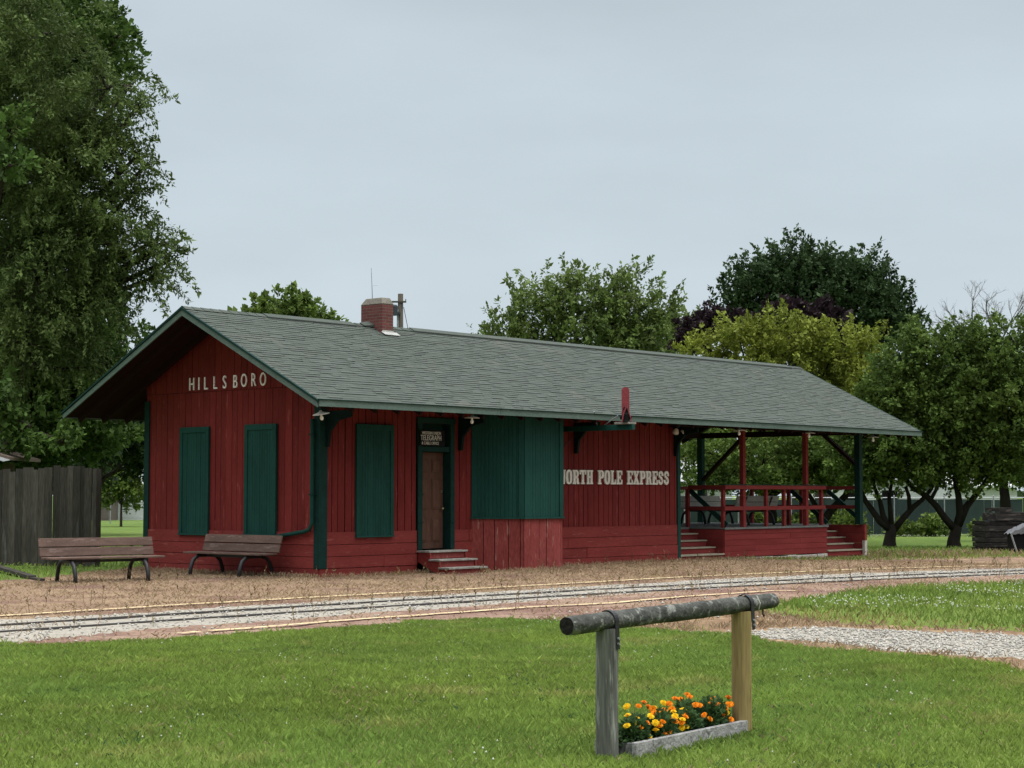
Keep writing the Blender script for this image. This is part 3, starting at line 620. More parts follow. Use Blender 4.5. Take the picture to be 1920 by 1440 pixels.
b = MB(); b.box(-.375,.375,-.012,.012,-.165,.165); b.build('board', M['blackflat'], sg)
R0 = (PI/2,0,0)
ls = [text_mesh('t', 'WESTERN UNION', .088, M['letter'], None, (-.315,-.016,.075), R0, .002, .80), text_mesh('t', 'TELEGRAPH', .158, M['letter'], None, (-.355,-.016,-.048), R0, .002, .74), text_mesh('t', '& CABLE OFFICE', .088, M['letter'], None, (-.325,-.016,-.135), R0, .002, .80)]
join_mesh('lettering', ls, M['letter'], sg)
fl = empty('floodlight', (11.62,-.20,3.12), 'pale twin floodlight under the eave beside the white lettering', 'floodlight')
for dx, ry in ((-.13,-.5),(.16,.5)):
    b = MB(); b.lathe((0,0,0), [(.02,.13),(.05,.10),(.085,.0),(.08,-.005)], 16); o = b.build('lamp_head', M['lampshade'], fl, smooth=True); o.location = (dx,-.05,0); o.rotation_euler = (.6, ry, 0)
b = MB(); b.box(-.16,.18,-.02,.02,.10,.14); b.box(-.04,.04,-.02,.19,.142,.17); b.build('bracket', M['blackflat'], fl)
# train-order signal on its bracket arm
sx_, sy_ = 7.50, -1.74
sm = empty('order_signal', (sx_,sy_,3.14), 'faded red paddle signal on a green arm standing out past the eave', 'signal')
b = MB(); b.box(-.05,.05,-.28,1.72,-.10,.02); b.build('arm', M['green'], sm, bevel=.006)
b = MB(); b.obox((-.14,-.24,.025), np.array([.28,0,0]), np.array([0,.40,0]), np.array([0,0,.045])); b.build('platform_board', M['treadwood'], sm, bevel=.006)
pn = MB(); pts = [(-.085,.14),(.085,.14),(.085,.74)]+[(.085*math.cos(t), .78+.07*math.sin(t)) for t in np.linspace(.2, PI-.2, 8)]+[(-.085,.74)]
dv = np.array([.752,-.659])*-1; sd_ = RT[:2]
a = [(p*sd_[0]-.01*FH[0], p*sd_[1]-.01*FH[1]-.05, z) for p, z in pts]; c = [(p*sd_[0]+.01*FH[0], p*sd_[1]+.01*FH[1]-.05, z) for p, z in pts]
pn.poly(a); pn.poly(c[::-1])
for i in range(len(pts)): j = (i+1) % len(pts); pn.poly([a[i], c[i], c[j], a[j]])
pn.build('paddle', M['signalred'], sm)
lo = MB(); lo.lathe((-.13*FH[0],-.05-.13*FH[1],0), [(.0,.07),(.10,.07),(.10,.09),(.085,.10),(.085,.24),(.06,.27),(.05,.33),(.07,.34),(.05,.40),(.0,.41)], 16)
lx, ly = -.13*FH[0], -.05-.13*FH[1]; lo.tube([(lx+.07*sd_[0],ly+.07*sd_[1],.17),(lx+.13*sd_[0],ly+.13*sd_[1],.17)], .045, 12); lo.tube([(lx-.07*sd_[0],ly-.07*sd_[1],.17),(lx-.13*sd_[0],ly-.13*sd_[1],.17)], .045, 12)
lo.build('signal_lantern', M['blackflat'], sm, smooth=False)
fk = MB(); fk.tube([(lx*1.4-.10*sd_[0],ly-.05-.10*sd_[1],.07),(lx*1.4-.07*sd_[0],ly-.05-.07*sd_[1],.24),(lx*1.4,ly-.05,.42)], .016, 6); fk.tube([(lx*1.4+.12*sd_[0],ly-.05+.12*sd_[1],.07),(lx*1.4+.07*sd_[0],ly-.05+.07*sd_[1],.22),(lx*1.4,ly-.05,.44)], .012, 6); fk.build('fork', M['signalred'], sm)
st_ = MB(); st_.tube([(0,.55,.02),(-.02,.15,.22)], .012, 6); st_.tube([(0,.75,.02),(-.55,.40,.30)], .012, 6); st_.build('stay_rod', M['galv'], sm)
wr = MB(); wr.tube([(7.30,-.06,2.62),(7.92,-.06,3.0)], .010, 6); wr.build('cable', M['black'], depot)
# aerial and bracket behind the chimney
ae = empty('radio_aerial', (4.42,3.05,5.2), 'thin whip aerial standing behind the brick chimney', 'aerial')
a_ = MB(); a_.tube([(0,0,0),(-.02,0,.9),(-.06,.0,1.55)], [.012,.010,.005], 6); a_.tube([(-.04,0,1.15),(.07,-.08,1.16)], .005, 5); a_.build('mast', M['galv'], ae)

# park benches with black arched frames
def bench(name, label, loc, rz, Ln, wood, group, back_n=2, backrise=.0):
    o = empty(name, loc, label, 'bench', group, rz); hl = Ln/2
    s = MB()
    for k in range(4): s.box(-hl+rnd()*.02, hl-rnd()*.02, -.30+k*.125, -.30+k*.125+.112, .425, .462, rv())
    s.build('seat', M[wood], o, bevel=.008)
    b = MB(); ang = .28
    for k in range(back_n):
        z0 = .475+k*.175; y0 = .20+(z0-.45)*math.tan(ang)
        b.obox((-hl, y0, z0), (Ln,0,0), (0,.036*math.cos(ang),-.036*math.sin(ang)), (0,.165*math.sin(ang),.165*math.cos(ang)), rv())
    b.build('backrest', M[wood], o, bevel=.01)
    for x in (-hl+.42, hl-.42):
        f = MB(); f.tube([(x,-.44,-.03),(x,-.42,.14),(x,-.36,.30),(x,-.24,.385),(x,-.1,.395),(x,.10,.395),(x,.24,.37),(x,.34,.28),(x,.40,.12),(x,.42,-.03)], .040, 8)
        f.build('leg', M['black'], o, smooth=True)
        g = MB(); g.bar((x,.19,.40),(x,.27+.36*math.tan(ang),.79), .05, .02, (0,1,0)); g.build('back_support', M['black'], o)
    g = MB(); g.bar((-hl+.42,-.02,.385),(hl-.42,-.02,.385), .05, .05); g.build('stretcher', M['black'], o)
    return o
bench('park_bench', 'brown slat bench with black legs in the open before the grey plank fence', (-3.74,1.87,0), math.radians(-12), 2.28, 'benchwood', 'brown benches by the depot')
bench('park_bench', 'brown slat bench standing close against the red gable wall', (-.62,1.90,0), math.radians(-90), 2.35, 'benchwood', 'brown benches by the depot')
dz_ = .768
bench('park_bench', 'grey slatted bench behind the deck railing, nearest the stairs by the red wall', (18.1,2.05,dz_), PI, 2.1, 'greyslat', 'grey benches on the deck')
bench('park_bench', 'grey slatted bench farther back on the deck, partly behind the other', (18.7,3.9,dz_), 0, 2.2, 'greyslat', 'grey benches on the deck')
bench('park_bench', 'dark iron-legged bench in the shade of the deck beside the depot wall', (13.4,3.6,dz_), math.radians(90), 1.9, 'tie', 'grey benches on the deck')
# fold the two collecting empties into meshes: the roof is its shingles, the deck its floor
def fold(e, main, newname):
    kids = list(e.children)
    main.name = newname; main.parent = depot
    for k in kids:
        if k is not main: k.parent = main
        for g in list(k.children):
            if k is not main: g.parent = main
    bpy.data.objects.remove(e)
fold(roof, [o for o in roof.children if o.name.startswith('shingles')][0], 'roof')
fold(deck, [o for o in deck.children if o.name.startswith('deck_floor')][0], 'open_deck')

# the old roof is not dead straight: it dips and lifts a little along its length
import bmesh
def sag(x): return -.030*math.exp(-((x-4.6)/2.8)**2)+.016*math.exp(-((x-12.5)/4)**2)-.012*math.exp(-((x-18)/2.5)**2)
for o in [q for q in bpy.data.objects if q.parent and (q.name == 'roof' or (q.parent.name == 'roof'))]:
    if o.type != 'MESH': continue
    if o.name.split('.')[0] in ('soffit','fascia','drip_edge','ridge_vent','vent_shadow'):
        bm = bmesh.new(); bm.from_mesh(o.data)
        for x in range(-1, 22): bmesh.ops.bisect_plane(bm, geom=bm.verts[:]+bm.edges[:]+bm.faces[:], plane_co=(x+.31,0,0), plane_no=(1,0,0))
        bm.to_mesh(o.data); bm.free()
    n = len(o.data.vertices); co = np.empty(n*3, dtype=np.float32); o.data.vertices.foreach_get('co', co); co = co.reshape(-1,3)
    x = co[:,0]; co[:,2] += -.030*np.exp(-((x-4.6)/2.8)**2)+.016*np.exp(-((x-12.5)/4)**2)-.012*np.exp(-((x-18)/2.5)**2); o.data.vertices.foreach_set('co', co.ravel()); o.data.update()

# ------------------------------------------------------------------ ground
def vn(x, y, s=1.0, seed=0):      # cheap smooth value noise, -1..1
    x = np.asarray(x)/s; y = np.asarray(y)/s; xi = np.floor(x); yi = np.floor(y); fx = x-xi; fy = y-yi
    fx = fx*fx*(3-2*fx); fy = fy*fy*(3-2*fy)
    def h(a, b): q = np.sin(a*127.1+b*311.7+seed*74.7)*43758.5453; return (q-np.floor(q))*2-1
    return (h(xi,yi)*(1-fx)+h(xi+1,yi)*fx)*(1-fy)+(h(xi,yi+1)*(1-fx)+h(xi+1,yi+1)*fx)*fy
def fbm(x, y, s, seed=0): return vn(x,y,s,seed)*.55+vn(x,y,s/2.1,seed+1)*.3+vn(x,y,s/4.3,seed+2)*.2
def pl(*p): a = np.array(p, float); return a[:,0], a[:,1]
# lines of the site as seen from where it was surveyed, in picture columns and rows; turned into ground points below
L_yfar = pl((-800,1206),(0,1157),(320,1137),(640,1119),(900,1105),(1280,1083.5),(1600,1069),(1920,1060),(2800,1043))
L_bt = pl((-800,1213),(0,1163),(640,1126),(1280,1090),(1600,1074.5),(1920,1065.5),(2800,1048))
L_bb = pl((-800,1275),(0,1206),(200,1187),(640,1153),(900,1135),(1280,1106.5),(1600,1089),(1920,1078),(2800,1058))
L_ynear = pl((250,1196),(470,1180),(640,1166),(1000,1140),(1150,1132.5),(1280,1120.5),(1450,1109.5))
L_l1 = pl((-800,1240),(0,1207),(100,1209),(300,1199),(600,1182),(840,1167.5),(940,1163),(1040,1168),(1200,1181),(1400,1198),(1500,1214),(1700,1233),(1920,1262),(2800,1420))
L_l2t = pl((1425,1150),(1440,1138),(1500,1122),(1600,1108),(1700,1100),(1920,1092),(2800,1072))
L_l2b = pl((1425,1150),(1500,1160),(1600,1168),(1750,1176),(1920,1184),(2800,1225))
L_dt = pl((1375,1193),(1480,1181),(1600,1178),(1750,1184),(1920,1193),(2800,1240))
L_db = pl((1375,1194),(1450,1198),(1560,1206),(1700,1221),(1850,1233),(1920,1238),(2800,1320))
L_pt = pl((-800,1118),(0,1089),(60,1086),(150,1073),(280,1064),(1620,1044),(1700,1040),(1920,1036),(2800,1026))
def it(L, u): return np.interp(u, *L)
def classify(P, jit=1.0):
    x, y = P[:,0], P[:,1]
    e = .22*jit
    Q = P.copy(); Q[:,0] += fbm(x,y,.9,3)*e; Q[:,1] += fbm(x,y,.9,9)*e
    u, v, z = pix(Q); c = np.full(len(P), 5)           # 5 dirt
    v = np.where(z > 1, v, 5000)
    c[v < it(L_bb,u)+2+8*0] = 3                          # placeholder
    c[:] = 5
    c[v > it(L_l1,u)] = 0
    c[(v < it(L_l2b,u)) & (v > it(L_l2t,u)) & (u > 1425)] = 1
    c[(v < it(L_db,u)) & (v > it(L_dt,u)) & (u > 1375)] = 4
    near = (v < it(L_ynear,u)+10) & (v > it(L_bb,u)) & (u < 1480)
    c[(c == 5) & (v < np.interp(u,(-800,300,900,1300,1500,1600,2800),(1300,1230,1165,1150,1122,1107,1070))) ] = 3
    c[(v < it(L_bb,u)) & (v > it(L_bt,u))] = 2
    c[(v <= it(L_bt,u))] = 6                             # paving by the depot
    c[(v < it(L_pt,u))] = 7                              # lawn behind
    return c
A_R = np.array([RT[0], RT[1]]); A_F = np.array([FH[0], FH[1]])
S0, S1, T0, T1, CELL = -17.0, 24.0, 5.0, 62.0, .14
ns = int((S1-S0)/CELL); nt_ = int((T1-T0)/CELL)
gs = S0+np.arange(ns+1)*CELL; gt = T0+np.arange(nt_+1)*CELL
SS, TT = np.meshgrid(gs, gt); XY = CAM[:2]+SS[...,None]*A_R+TT[...,None]*A_F
HH = ht(XY[...,0], XY[...,1])
cs, ct = np.meshgrid(gs[:-1]+CELL/2, gt[:-1]+CELL/2); cxy = CAM[:2]+cs[...,None]*A_R+ct[...,None]*A_F
CP = np.concatenate([cxy, ht(cxy[...,0],cxy[...,1])[...,None]], -1).reshape(-1, 3)
CL = classify(CP)
HH = HH+.012*fbm(XY[...,0],XY[...,1],.7,5)
# ballast stands a little proud, the lawn rolls gently
pv = np.concatenate([XY, HH[...,None]], -1).reshape(-1, 3)
idx = np.arange((ns+1)*(nt_+1)).reshape(nt_+1, ns+1)
quads = np.stack([idx[:-1,:-1],idx[:-1,1:],idx[1:,1:],idx[1:,:-1]], -1).reshape(-1, 4)
def sub(sel, name, m):
    q = quads[sel]; un, inv = np.unique(q, return_inverse=True); o = mesh_np(name, pv[un], inv.reshape(-1,4), m, smooth=True); o['kind'] = 'structure'; return o
for ks, nm, m in (((0,),'lawn','lawn'),((1,),'clover_lawn','lawn'),((2,),'track_bed','gravel'),((4,),'gravel_drive','gravel'),((6,),'paved_platform','platform'),((3,),'near_platform','nearplatform'),((5,),'bare_ground','dirt'),((7,),'back_lawn','backlawn')):
    sub(np.isin(CL, ks), nm, M[m])
# the rest of the ground, out to the horizon
def ring():
    gx = np.concatenate([[-900,-400,-150,-80,-40],np.arange(-16.86,24,2.0)[0:0],[S0]]); gx = np.array([-1500,-600,-250,-100,-45,S0,S0+.0])
    def ax(a, b, lo, hi): return np.array(sorted(set([-1500.,-600,-250,-100,-50,a,*np.linspace(a,b,22),b,60,120,250,600,1500.] )))
    xs = ax(S0, S0+ns*CELL, 0, 0); ts = np.array(sorted(set([-400.,-100,-30,*np.linspace(T0,T0+nt_*CELL,26),75,90,110,140,200,300,600,1800.])))
    A, B = np.meshgrid(xs, ts); P = CAM[:2]+A[...,None]*A_R+B[...,None]*A_F
    V = np.concatenate([P, ht(P[...,0],P[...,1])[...,None]-.012], -1).reshape(-1,3)
    I = np.arange(len(xs)*len(ts)).reshape(len(ts),len(xs)); Q = np.stack([I[:-1,:-1],I[:-1,1:],I[1:,1:],I[1:,:-1]],-1).reshape(-1,4)
    mx = ((A[:-1,:-1]+A[1:,1:])/2).ravel(); mt = ((B[:-1,:-1]+B[1:,1:])/2).ravel()
    keep = ~((mx > S0) & (mx < S0+ns*CELL) & (mt > T0) & (mt < T0+nt_*CELL))
    o = mesh_np('ground', V, Q[keep], M['backlawn']); o['kind'] = 'structure'
ring()
# painted platform lines, broken and worn
def line_ribbon(name, L, u0, u1, w, brk):
    us = np.arange(u0, u1, 6.0); P = np.array([G(u, float(it(L, u))) for u in us]); P[:,:2] += np.stack([fbm(P[:,0],P[:,1],1.2,4),fbm(P[:,0],P[:,1],1.2,8)],1)*.05
    b = MB()
    for i in range(len(P)-1):
        if fbm(P[i,0],P[i,1],1.6,12) > brk: continue
        d = P[i+1]-P[i]; d /= np.linalg.norm(d); n = np.array([-d[1],d[0],0]); ww = w*(.75+.5*rnd())/2; zz = np.array([0,0,.022])
        b.poly([P[i]-n*ww+zz, P[i+1]-n*ww+zz, P[i+1]+n*ww+zz, P[i]+n*ww+zz], rv())
    o = b.build(name, M['yellow']); o['kind'] = 'structure'
line_ribbon('platform_line', L_yfar, -300, 2200, .13, .42); line_ribbon('platform_line', L_ynear, 300, 1500, .12, .40)
# ---- railway track: two rails along a fitted curve
FR = [(0,1174),(640,1133.5),(960,1116),(1280,1098.5),(1600,1083),(1920,1071)]
fp = np.array([G(u,v) for u,v in FR]); fs = (fp-CAM)@RT; ft = (fp-CAM)@FH
cf = np.polyfit(fs, ft, 2)
ss = np.linspace(-16, 22, 150); tt = np.where(ss < -6.3, np.polyval(cf,-6.3)+(ss+6.3)*np.polyval(np.polyder(cf),-6.3), np.polyval(cf, ss))
rp = CAM[:2]+ss[:,None]*A_R+tt[:,None]*A_F
track = empty('railway_track', (float(rp[60,0]),float(rp[60,1]),0), 'narrow pair of rusty rails in pale ballast curving past the depot', 'railway track')
def rail_mesh(off):
    b = MB(); d = np.gradient(rp, axis=0); d /= np.linalg.norm(d,axis=1)[:,None]; n = np.stack([-d[:,1],d[:,0]],1); q = rp+n*off
    prof = [(-.05,0),(.05,0),(.05,.015),(.012,.03),(.012,.07),(.032,.078),(.032,.105),(-.032,.105),(-.032,.078),(-.012,.07),(-.012,.03),(-.05,.015)]
    k = len(prof)
    for i in range(len(q)):
        z = float(ht(q[i,0],q[i,1]))-.080
        for a, c in prof: b.co.append((q[i,0]+n[i,0]*a, q[i,1]+n[i,1]*a, z+c))
    for i in range(len(q)-1):
        for j in range(k): b.fa.append((i*k+j, i*k+(j+1) % k, (i+1)*k+(j+1) % k, (i+1)*k+j)); b.v.append(.5)
    L0 = tuple(float(a) for a in track.location); return b.build('rail', M['rail'], track, off=L0)
rail_mesh(0); rail_mesh(-.93)

# ------------------------------------------------------------------ grass, weeds, stones (numpy scatter)
def scatter(n, s0, s1, t0, t1, classes, dens=None, jit=1.6):
    s = RNG.uniform(s0, s1, n); t = np.sqrt(RNG.uniform(t0**2, t1**2, n)) if t0 > 0 else RNG.uniform(t0,t1,n)
    hw = .40*t+4.2; k = np.abs(s) < hw; s, t = s[k], t[k]
    P = np.zeros((len(s),3)); P[:,:2] = CAM[:2]+s[:,None]*A_R+t[:,None]*A_F
    c = classify(P+np.array([0,0,0]), jit); k = np.isin(c, classes); P = P[k]; P[:,2] = ht(P[:,0],P[:,1]); return P
# the planter, posts and building keep the grass out
GP0 = G(1195,1421); 
def keepout(P):
    k = ~((P[:,0] > -.05) & (P[:,0] < 20.9) & (P[:,1] > -.02) & (P[:,1] < W))
    return P[k]
def blades(name, P, hgt, wid, m, lean=.5, kind='stuff', hv=.4, vbase=None):
    n = len(P); a = RNG.uniform(0, 2*PI, n); h = hgt*RNG.uniform(1-hv, 1+hv, n); w = wid*RNG.uniform(.7,1.3,n); le = h*lean*RNG.uniform(.2,1.2,n); la = RNG.uniform(0,2*PI,n)
    dx = np.stack([np.cos(a),np.sin(a),np.zeros(n)],1)*w[:,None]/2; ld = np.stack([np.cos(la)*le,np.sin(la)*le,h],1)
    co = np.empty((n,4,3)); co[:,0] = P-dx-[0,0,.01]; co[:,1] = P+dx-[0,0,.01]; co[:,2] = P+ld*[.35,.35,.62]+dx*.8; co[:,3] = P+ld
    f = np.arange(n*4).reshape(n,4)[:, [0,1,2,3]]
    v = np.clip((vbase if vbase is not None else .5)+RNG.normal(0,.2,n),0,1)
    o = mesh_np(name, co.reshape(-1,3), f, m, v=v); o['kind'] = kind; return o
P = scatter(1080000, -13.5, 13.5, 8.5, 23.5, (0,), jit=2.0)
patch = fbm(P[:,0],P[:,1],2.2,21)
P = P[RNG.uniform(0,1,len(P)) < .80+.25*patch]
pq0 = G(1194,1427); pq1 = G(1403,1381); pe = (pq1-pq0)/np.linalg.norm(pq1-pq0); pn = np.array([-pe[1],pe[0],0]); a_ = (P-pq0)@pe; b_ = (P-pq0)@pn
P = P[~((a_ > -.02) & (a_ < 1.42) & (b_ > -.10) & (b_ < .33))]
blades('lawn_grass', P, .044, .0050, M['grassblade'], .9, vbase=.5+.20*fbm(P[:,0],P[:,1],1.3,30)+.22*fbm(P[:,0],P[:,1],3.8,33))
P = scatter(30000, -12, 12, 8.5, 23.5, (0,), jit=2.0); P = P[fbm(P[:,0],P[:,1],1.0,80) > -.15]; blades('dry_blades_in_lawn', P, .036, .0045, M['drygrass'], 1.4)
P = scatter(5200, -12, 12, 8.5, 23.5, (0,), jit=1.0); P = P[fbm(P[:,0],P[:,1],1.7,82) > .15]; P = np.repeat(P, 9, 0)+RNG.normal(0,.03,(len(P)*9,3))*[1,1,0]; blades('lawn_weeds', P, .034, .020, M['leaf_marigold'], 1.6, vbase=.9)
P = scatter(2600, -12, 12, 8.5, 23.5, (0,), jit=1.0); P = np.repeat(P, 14, 0)+RNG.normal(0,.025,(len(P)*14,3))*[1,1,0]; blades('lawn_tufts', P, .065, .0055, M['grassblade'], .8, vbase=.7)
P = scatter(120000, -3, 22, 21, 41, (1,), jit=2.4); u_, v_, z_ = pix(P); f_ = (v_-it(L_l2t,u_))/(it(L_l2b,u_)-it(L_l2t,u_))-.28*sstep(1500,1900,u_)+.25*fbm(P[:,0],P[:,1],1.3,66); dry = f_ > .50+.25*RNG.uniform(0,1,len(P)); blades('clover_edge_grass', P[dry & (RNG.uniform(0,1,len(P)) < .5)], .06, .013, M['verge'], .9); P = P[~dry]; blades('clover_grass', P, .07, .014, M['grassblade'], .8, vbase=.42+.25*fbm(P[:,0],P[:,1],1.1,31))
P = scatter(60000, -14, 24, 34, 60, (7,), jit=2.0); P = keepout(P); blades('rough_grass', P, .08, .016, M['grassblade'], .8)
P = scatter(9000, 8, 24, 42, 54, (6,5,7), jit=2.5); P = keepout(P); P = P[P[:,0] > 20.5]; u_, v_, z_ = pix(P); P = P[(v_ < it(L_pt,u_)+7) & (v_ > it(L_pt,u_)-7)]; blades('edge_grass', P, .15, .02, M['drygrass'], .7); blades('edge_green_grass', P+np.array([.06,.04,0]), .14, .02, M['grassblade'], .7)
# dead tan grass on the paving and the bare verge
P = keepout(scatter(330000, -14, 20, 17, 47, (6,3), jit=1.2)); d_ = fbm(P[:,0],P[:,1],1.6,40)
cc_ = classify(P, 1.0); P = P[RNG.uniform(0,1,len(P)) < np.clip((.55+.7*d_)*np.where(cc_ == 3, .45, 1)*(1-.45*sstep(6,14,P[:,0])), .05, 1)]; blades('dead_grass', P, .030, .008, M['drygrass'], 1.9, hv=.6)
P = scatter(60000, -14, 22, 20, 46, (2,), jit=.8); P = P[fbm(P[:,0],P[:,1],1.4,46) > .18]; blades('ballast_dry_grass', P, .04, .009, M['drygrass'], 1.2)
P = scatter(90000, -8, 16, 16, 32, (5,), jit=2.0); P = P[fbm(P[:,0],P[:,1],1.2,44) > -.1]; blades('verge_grass', P, .055, .009, M['drygrass'], 1.3, vbase=.35)
P = scatter(60000, -8, 16, 15, 30, (5,), jit=1.2); P = P[fbm(P[:,0],P[:,1],.9,45) > .22]; blades('verge_green_grass', P, .05, .010, M['grassblade'], .9, vbase=.55)
# taller tufts along the foot of the depot
P = []
for k in range(900):
    x = RNG.uniform(-.2, 20.9); P.append((x, -.10-abs(RNG.normal(0,.22))-( .85 if 4.5 < x < 7.2 else 0), 0))
for k in range(420): P.append((-.15-abs(RNG.normal(0,.15)), RNG.uniform(-.2,W), 0))
P = np.array(P); P = np.repeat(P, 9, 0)+RNG.normal(0,.04,(len(P)*9,3))*[1,1,0]; P[:,2] = ht(P[:,0],P[:,1])
P = P[RNG.uniform(0,1,len(P)) < .45]; blades('tufts_of_dry_grass', P, .065, .007, M['drygrass'], .6, hv=.6)
# brown seeding weeds
def weeds(P):
    b = MB()
    for p in P:
        h = RNG.uniform(.10,.30); le = RNG.normal(0,.05,2); q = p+np.array([le[0],le[1],h]); v = RNG.uniform(0,1)
        b.tube([p-[0,0,.02], (p+q)/2, q], [.004,.004,.003], 4, v=v)
        for k in range(int(RNG.integers(3,8))):
            f = RNG.uniform(.35,1.0); c = p+(q-p)*f; a = RNG.uniform(0,2*PI); r = .045*(1.25-f)+.012; d = np.array([math.cos(a)*r,math.sin(a)*r,.035]); n = np.array([-d[1],d[0],0])*.28
            b.poly([c, c+d*.6+n, c+d*1.2, c+d*.6-n], v)
    o = b.build('weeds', M['weedstalk']); o['kind'] = 'stuff'
P = keepout(scatter(2600, -14, 20, 20, 46, (6,3,2), jit=1.0)); P = P[fbm(P[:,0],P[:,1],2.5,50) > -.25]; weeds(P[:440])
# clover heads
def heads(name, P, r, hgt):
    n = len(P); oc = np.array([(1,0,0),(0,1,0),(-1,0,0),(0,-1,0),(0,0,1),(0,0,-.8)]); fa = np.array([(0,1,4),(1,2,4),(2,3,4),(3,0,4),(1,0,5),(2,1,5),(3,2,5),(0,3,5)])
    rr = r*RNG.uniform(.7,1.2,n); P = P+np.stack([np.zeros(n),np.zeros(n),RNG.uniform(.5,1.1,n)*hgt],1)
    co = P[:,None,:]+oc[None]*rr[:,None,None]; f = (fa[None]+6*np.arange(n)[:,None,None]).reshape(-1,3)
    o = mesh_np(name, co.reshape(-1,3), f, M['clover'], v=np.repeat(RNG.uniform(.2,.8,n),8)); o['kind'] = 'stuff'
P = scatter(2600, -12, 12, 10, 23, (0,), jit=.5); P = P[fbm(P[:,0],P[:,1],1.5,60) > .08]; heads('clover_flowers', P[:420], .010, .055)
P = scatter(15000, -3, 22, 22, 41, (1,), jit=.5); P = P[fbm(P[:,0],P[:,1],1.4,61)+.25*fbm(P[:,0],P[:,1],.4,63) > .0]; u_, v_, z_ = pix(P); f_ = (v_-it(L_l2t,u_))/(it(L_l2b,u_)-it(L_l2t,u_)); P = P[(f_ < .66+.1*fbm(P[:,0],P[:,1],.8,64)) & (u_ > 1490)]; heads('clover_blossoms', P, .016, .085)
P = np.array([G(u, 1004+RNG.normal(0,3.2)) for u in RNG.uniform(1560,2300,2600)]); heads('far_clover_blossoms', P, .016, .07)
# crushed stone
def stones(name, P, r, par=None):
    n = len(P); oc = np.array([(1,0,0),(0,1,0),(-1,0,0),(0,-1,0),(0,0,.8),(0,0,-.6)])[None]*RNG.uniform(.55,1.25,(n,6,1))
    fa = np.array([(0,1,4),(1,2,4),(2,3,4),(3,0,4),(1,0,5),(2,1,5),(3,2,5),(0,3,5)]); rr = r*RNG.uniform(.5,1.5,n); a = RNG.uniform(0,2*PI,n)
    x = oc[...,0]*np.cos(a)[:,None]-oc[...,1]*np.sin(a)[:,None]; y = oc[...,0]*np.sin(a)[:,None]+oc[...,1]*np.cos(a)[:,None]
    co = P[:,None,:]+np.stack([x,y,oc[...,2]],-1)*rr[:,None,None]+np.array([0,0,.008]); f = (fa[None]+6*np.arange(n)[:,None,None]).reshape(-1,3)
    o = mesh_np(name, co.reshape(-1,3), f, M['stone'], v=np.repeat(RNG.uniform(0,1,n),8)); o['kind'] = 'stuff'
P = scatter(60000, -14, 22, 17, 46, (2,), jit=1.8); stones('ballast', P, .019)
P = scatter(60000, 0, 16, 15, 28, (4,), jit=2.2); stones('gravel', P, .018)
P = scatter(5000, -14, 18, 17, 34, (3,5), jit=1.5); P = P[fbm(P[:,0],P[:,1],1.0,70) > .05]; stones('loose_stones', P, .022)

# ------------------------------------------------------------------ hitching rail and marigold planter
pL = G(1139,1426); pR = G(1391,1379)
hitch = empty('hitching_rail', (pL+pR)/2, 'weathered dark log strapped across one grey post and one tan post', 'hitching rail')
O = np.array(hitch.location)
def jit_post(b, p, h, r, n=20, seg=14, sd=0):
    i = len(b.co)
    for k in range(seg+1):
        z = -.08+(h+.08)*k/seg
        for j in range(n):
            t = 2*PI*j/n; q = r*(1+.03*math.sin(3*t+sd+z*2)+.018*math.sin(7*t+sd*2+z*9)); b.co.append((p[0]-O[0]+q*math.cos(t), p[1]-O[1]+q*math.sin(t), z))
    for k in range(seg):
        for j in range(n): b.fa.append((i+k*n+j, i+k*n+(j+1) % n, i+(k+1)*n+(j+1) % n, i+(k+1)*n+j)); b.v.append(.5)
    b.fa.append(tuple(i+seg*n+j for j in range(n))); b.v.append(.5)
def z_on(u, v, P): d = ray(u, v); return float(CAM[2]+d[2]*((P-CAM)@FW)/(d@FW))
zL, zR = z_on(1139,1165.5,pL), z_on(1391,1134.5,pR)
b = MB(); jit_post(b, pL, zL-.045, .069, sd=1); b.build('post', M['greypost'], hitch, smooth=False)['label'] = 'grey weathered post'
b = MB(); jit_post(b, pR, zR-.045, .067, sd=4); b.build('post', M['tanpost'], hitch, smooth=False)['label'] = 'newer tan post'
ax = np.array([pR[0]-pL[0], pR[1]-pL[1], zR-zL]); al = np.linalg.norm(ax); ax /= al
A0 = np.array([pL[0],pL[1],zL])-ax*.43; A1 = np.array([pR[0],pR[1],zR])+ax*.30
# pick the ends so that the log stops where it should
def end_at(u, P0, sgn):
    best = min(np.linspace(0,.9,400), key=lambda q: abs(pix((P0+ax*sgn*q)[None])[0][0]-u)); return P0+ax*sgn*best
A0 = end_at(1062, np.array([pL[0],pL[1],zL]), -1); A1 = end_at(1449, np.array([pR[0],pR[1],zR]), 1)
lg = MB(); N_ = 26; n = 24; s1 = np.cross(ax,[0,0,1]); s1 /= np.linalg.norm(s1); s2 = np.cross(s1,ax); rad0 = []
for k in range(N_+1):
    c = A0+(A1-A0)*k/N_; r0 = .0575-.003*k/N_
    for j in range(n):
        t = 2*PI*j/n; q = r0*(1+.035*math.sin(3*t+k*.35)+.02*math.sin(8*t+k*.9)+.015*math.sin(k*1.7)+.012*(rnd()-.5)); q *= (.93 if k in (0,N_) else 1)
        p = c+(s1*math.cos(t)+s2*math.sin(t))*q-O; lg.co.append(tuple(p))
for k in range(N_):
    for j in range(n): lg.fa.append((k*n+j, k*n+(j+1) % n, (k+1)*n+(j+1) % n, (k+1)*n+j)); lg.v.append(.5)
lgo = lg.build('rail', M['log'], hitch, smooth=True)
for k0, fl_ in ((0, True), (N_*n, False)):
    e = MB(); e.co = [tuple(lg.co[k0+j]) for j in range(n)]; e.fa = [tuple(reversed(range(n))) if fl_ else tuple(range(n))]; e.v = [.5]; e.build('log_end', M['logend'], lgo)
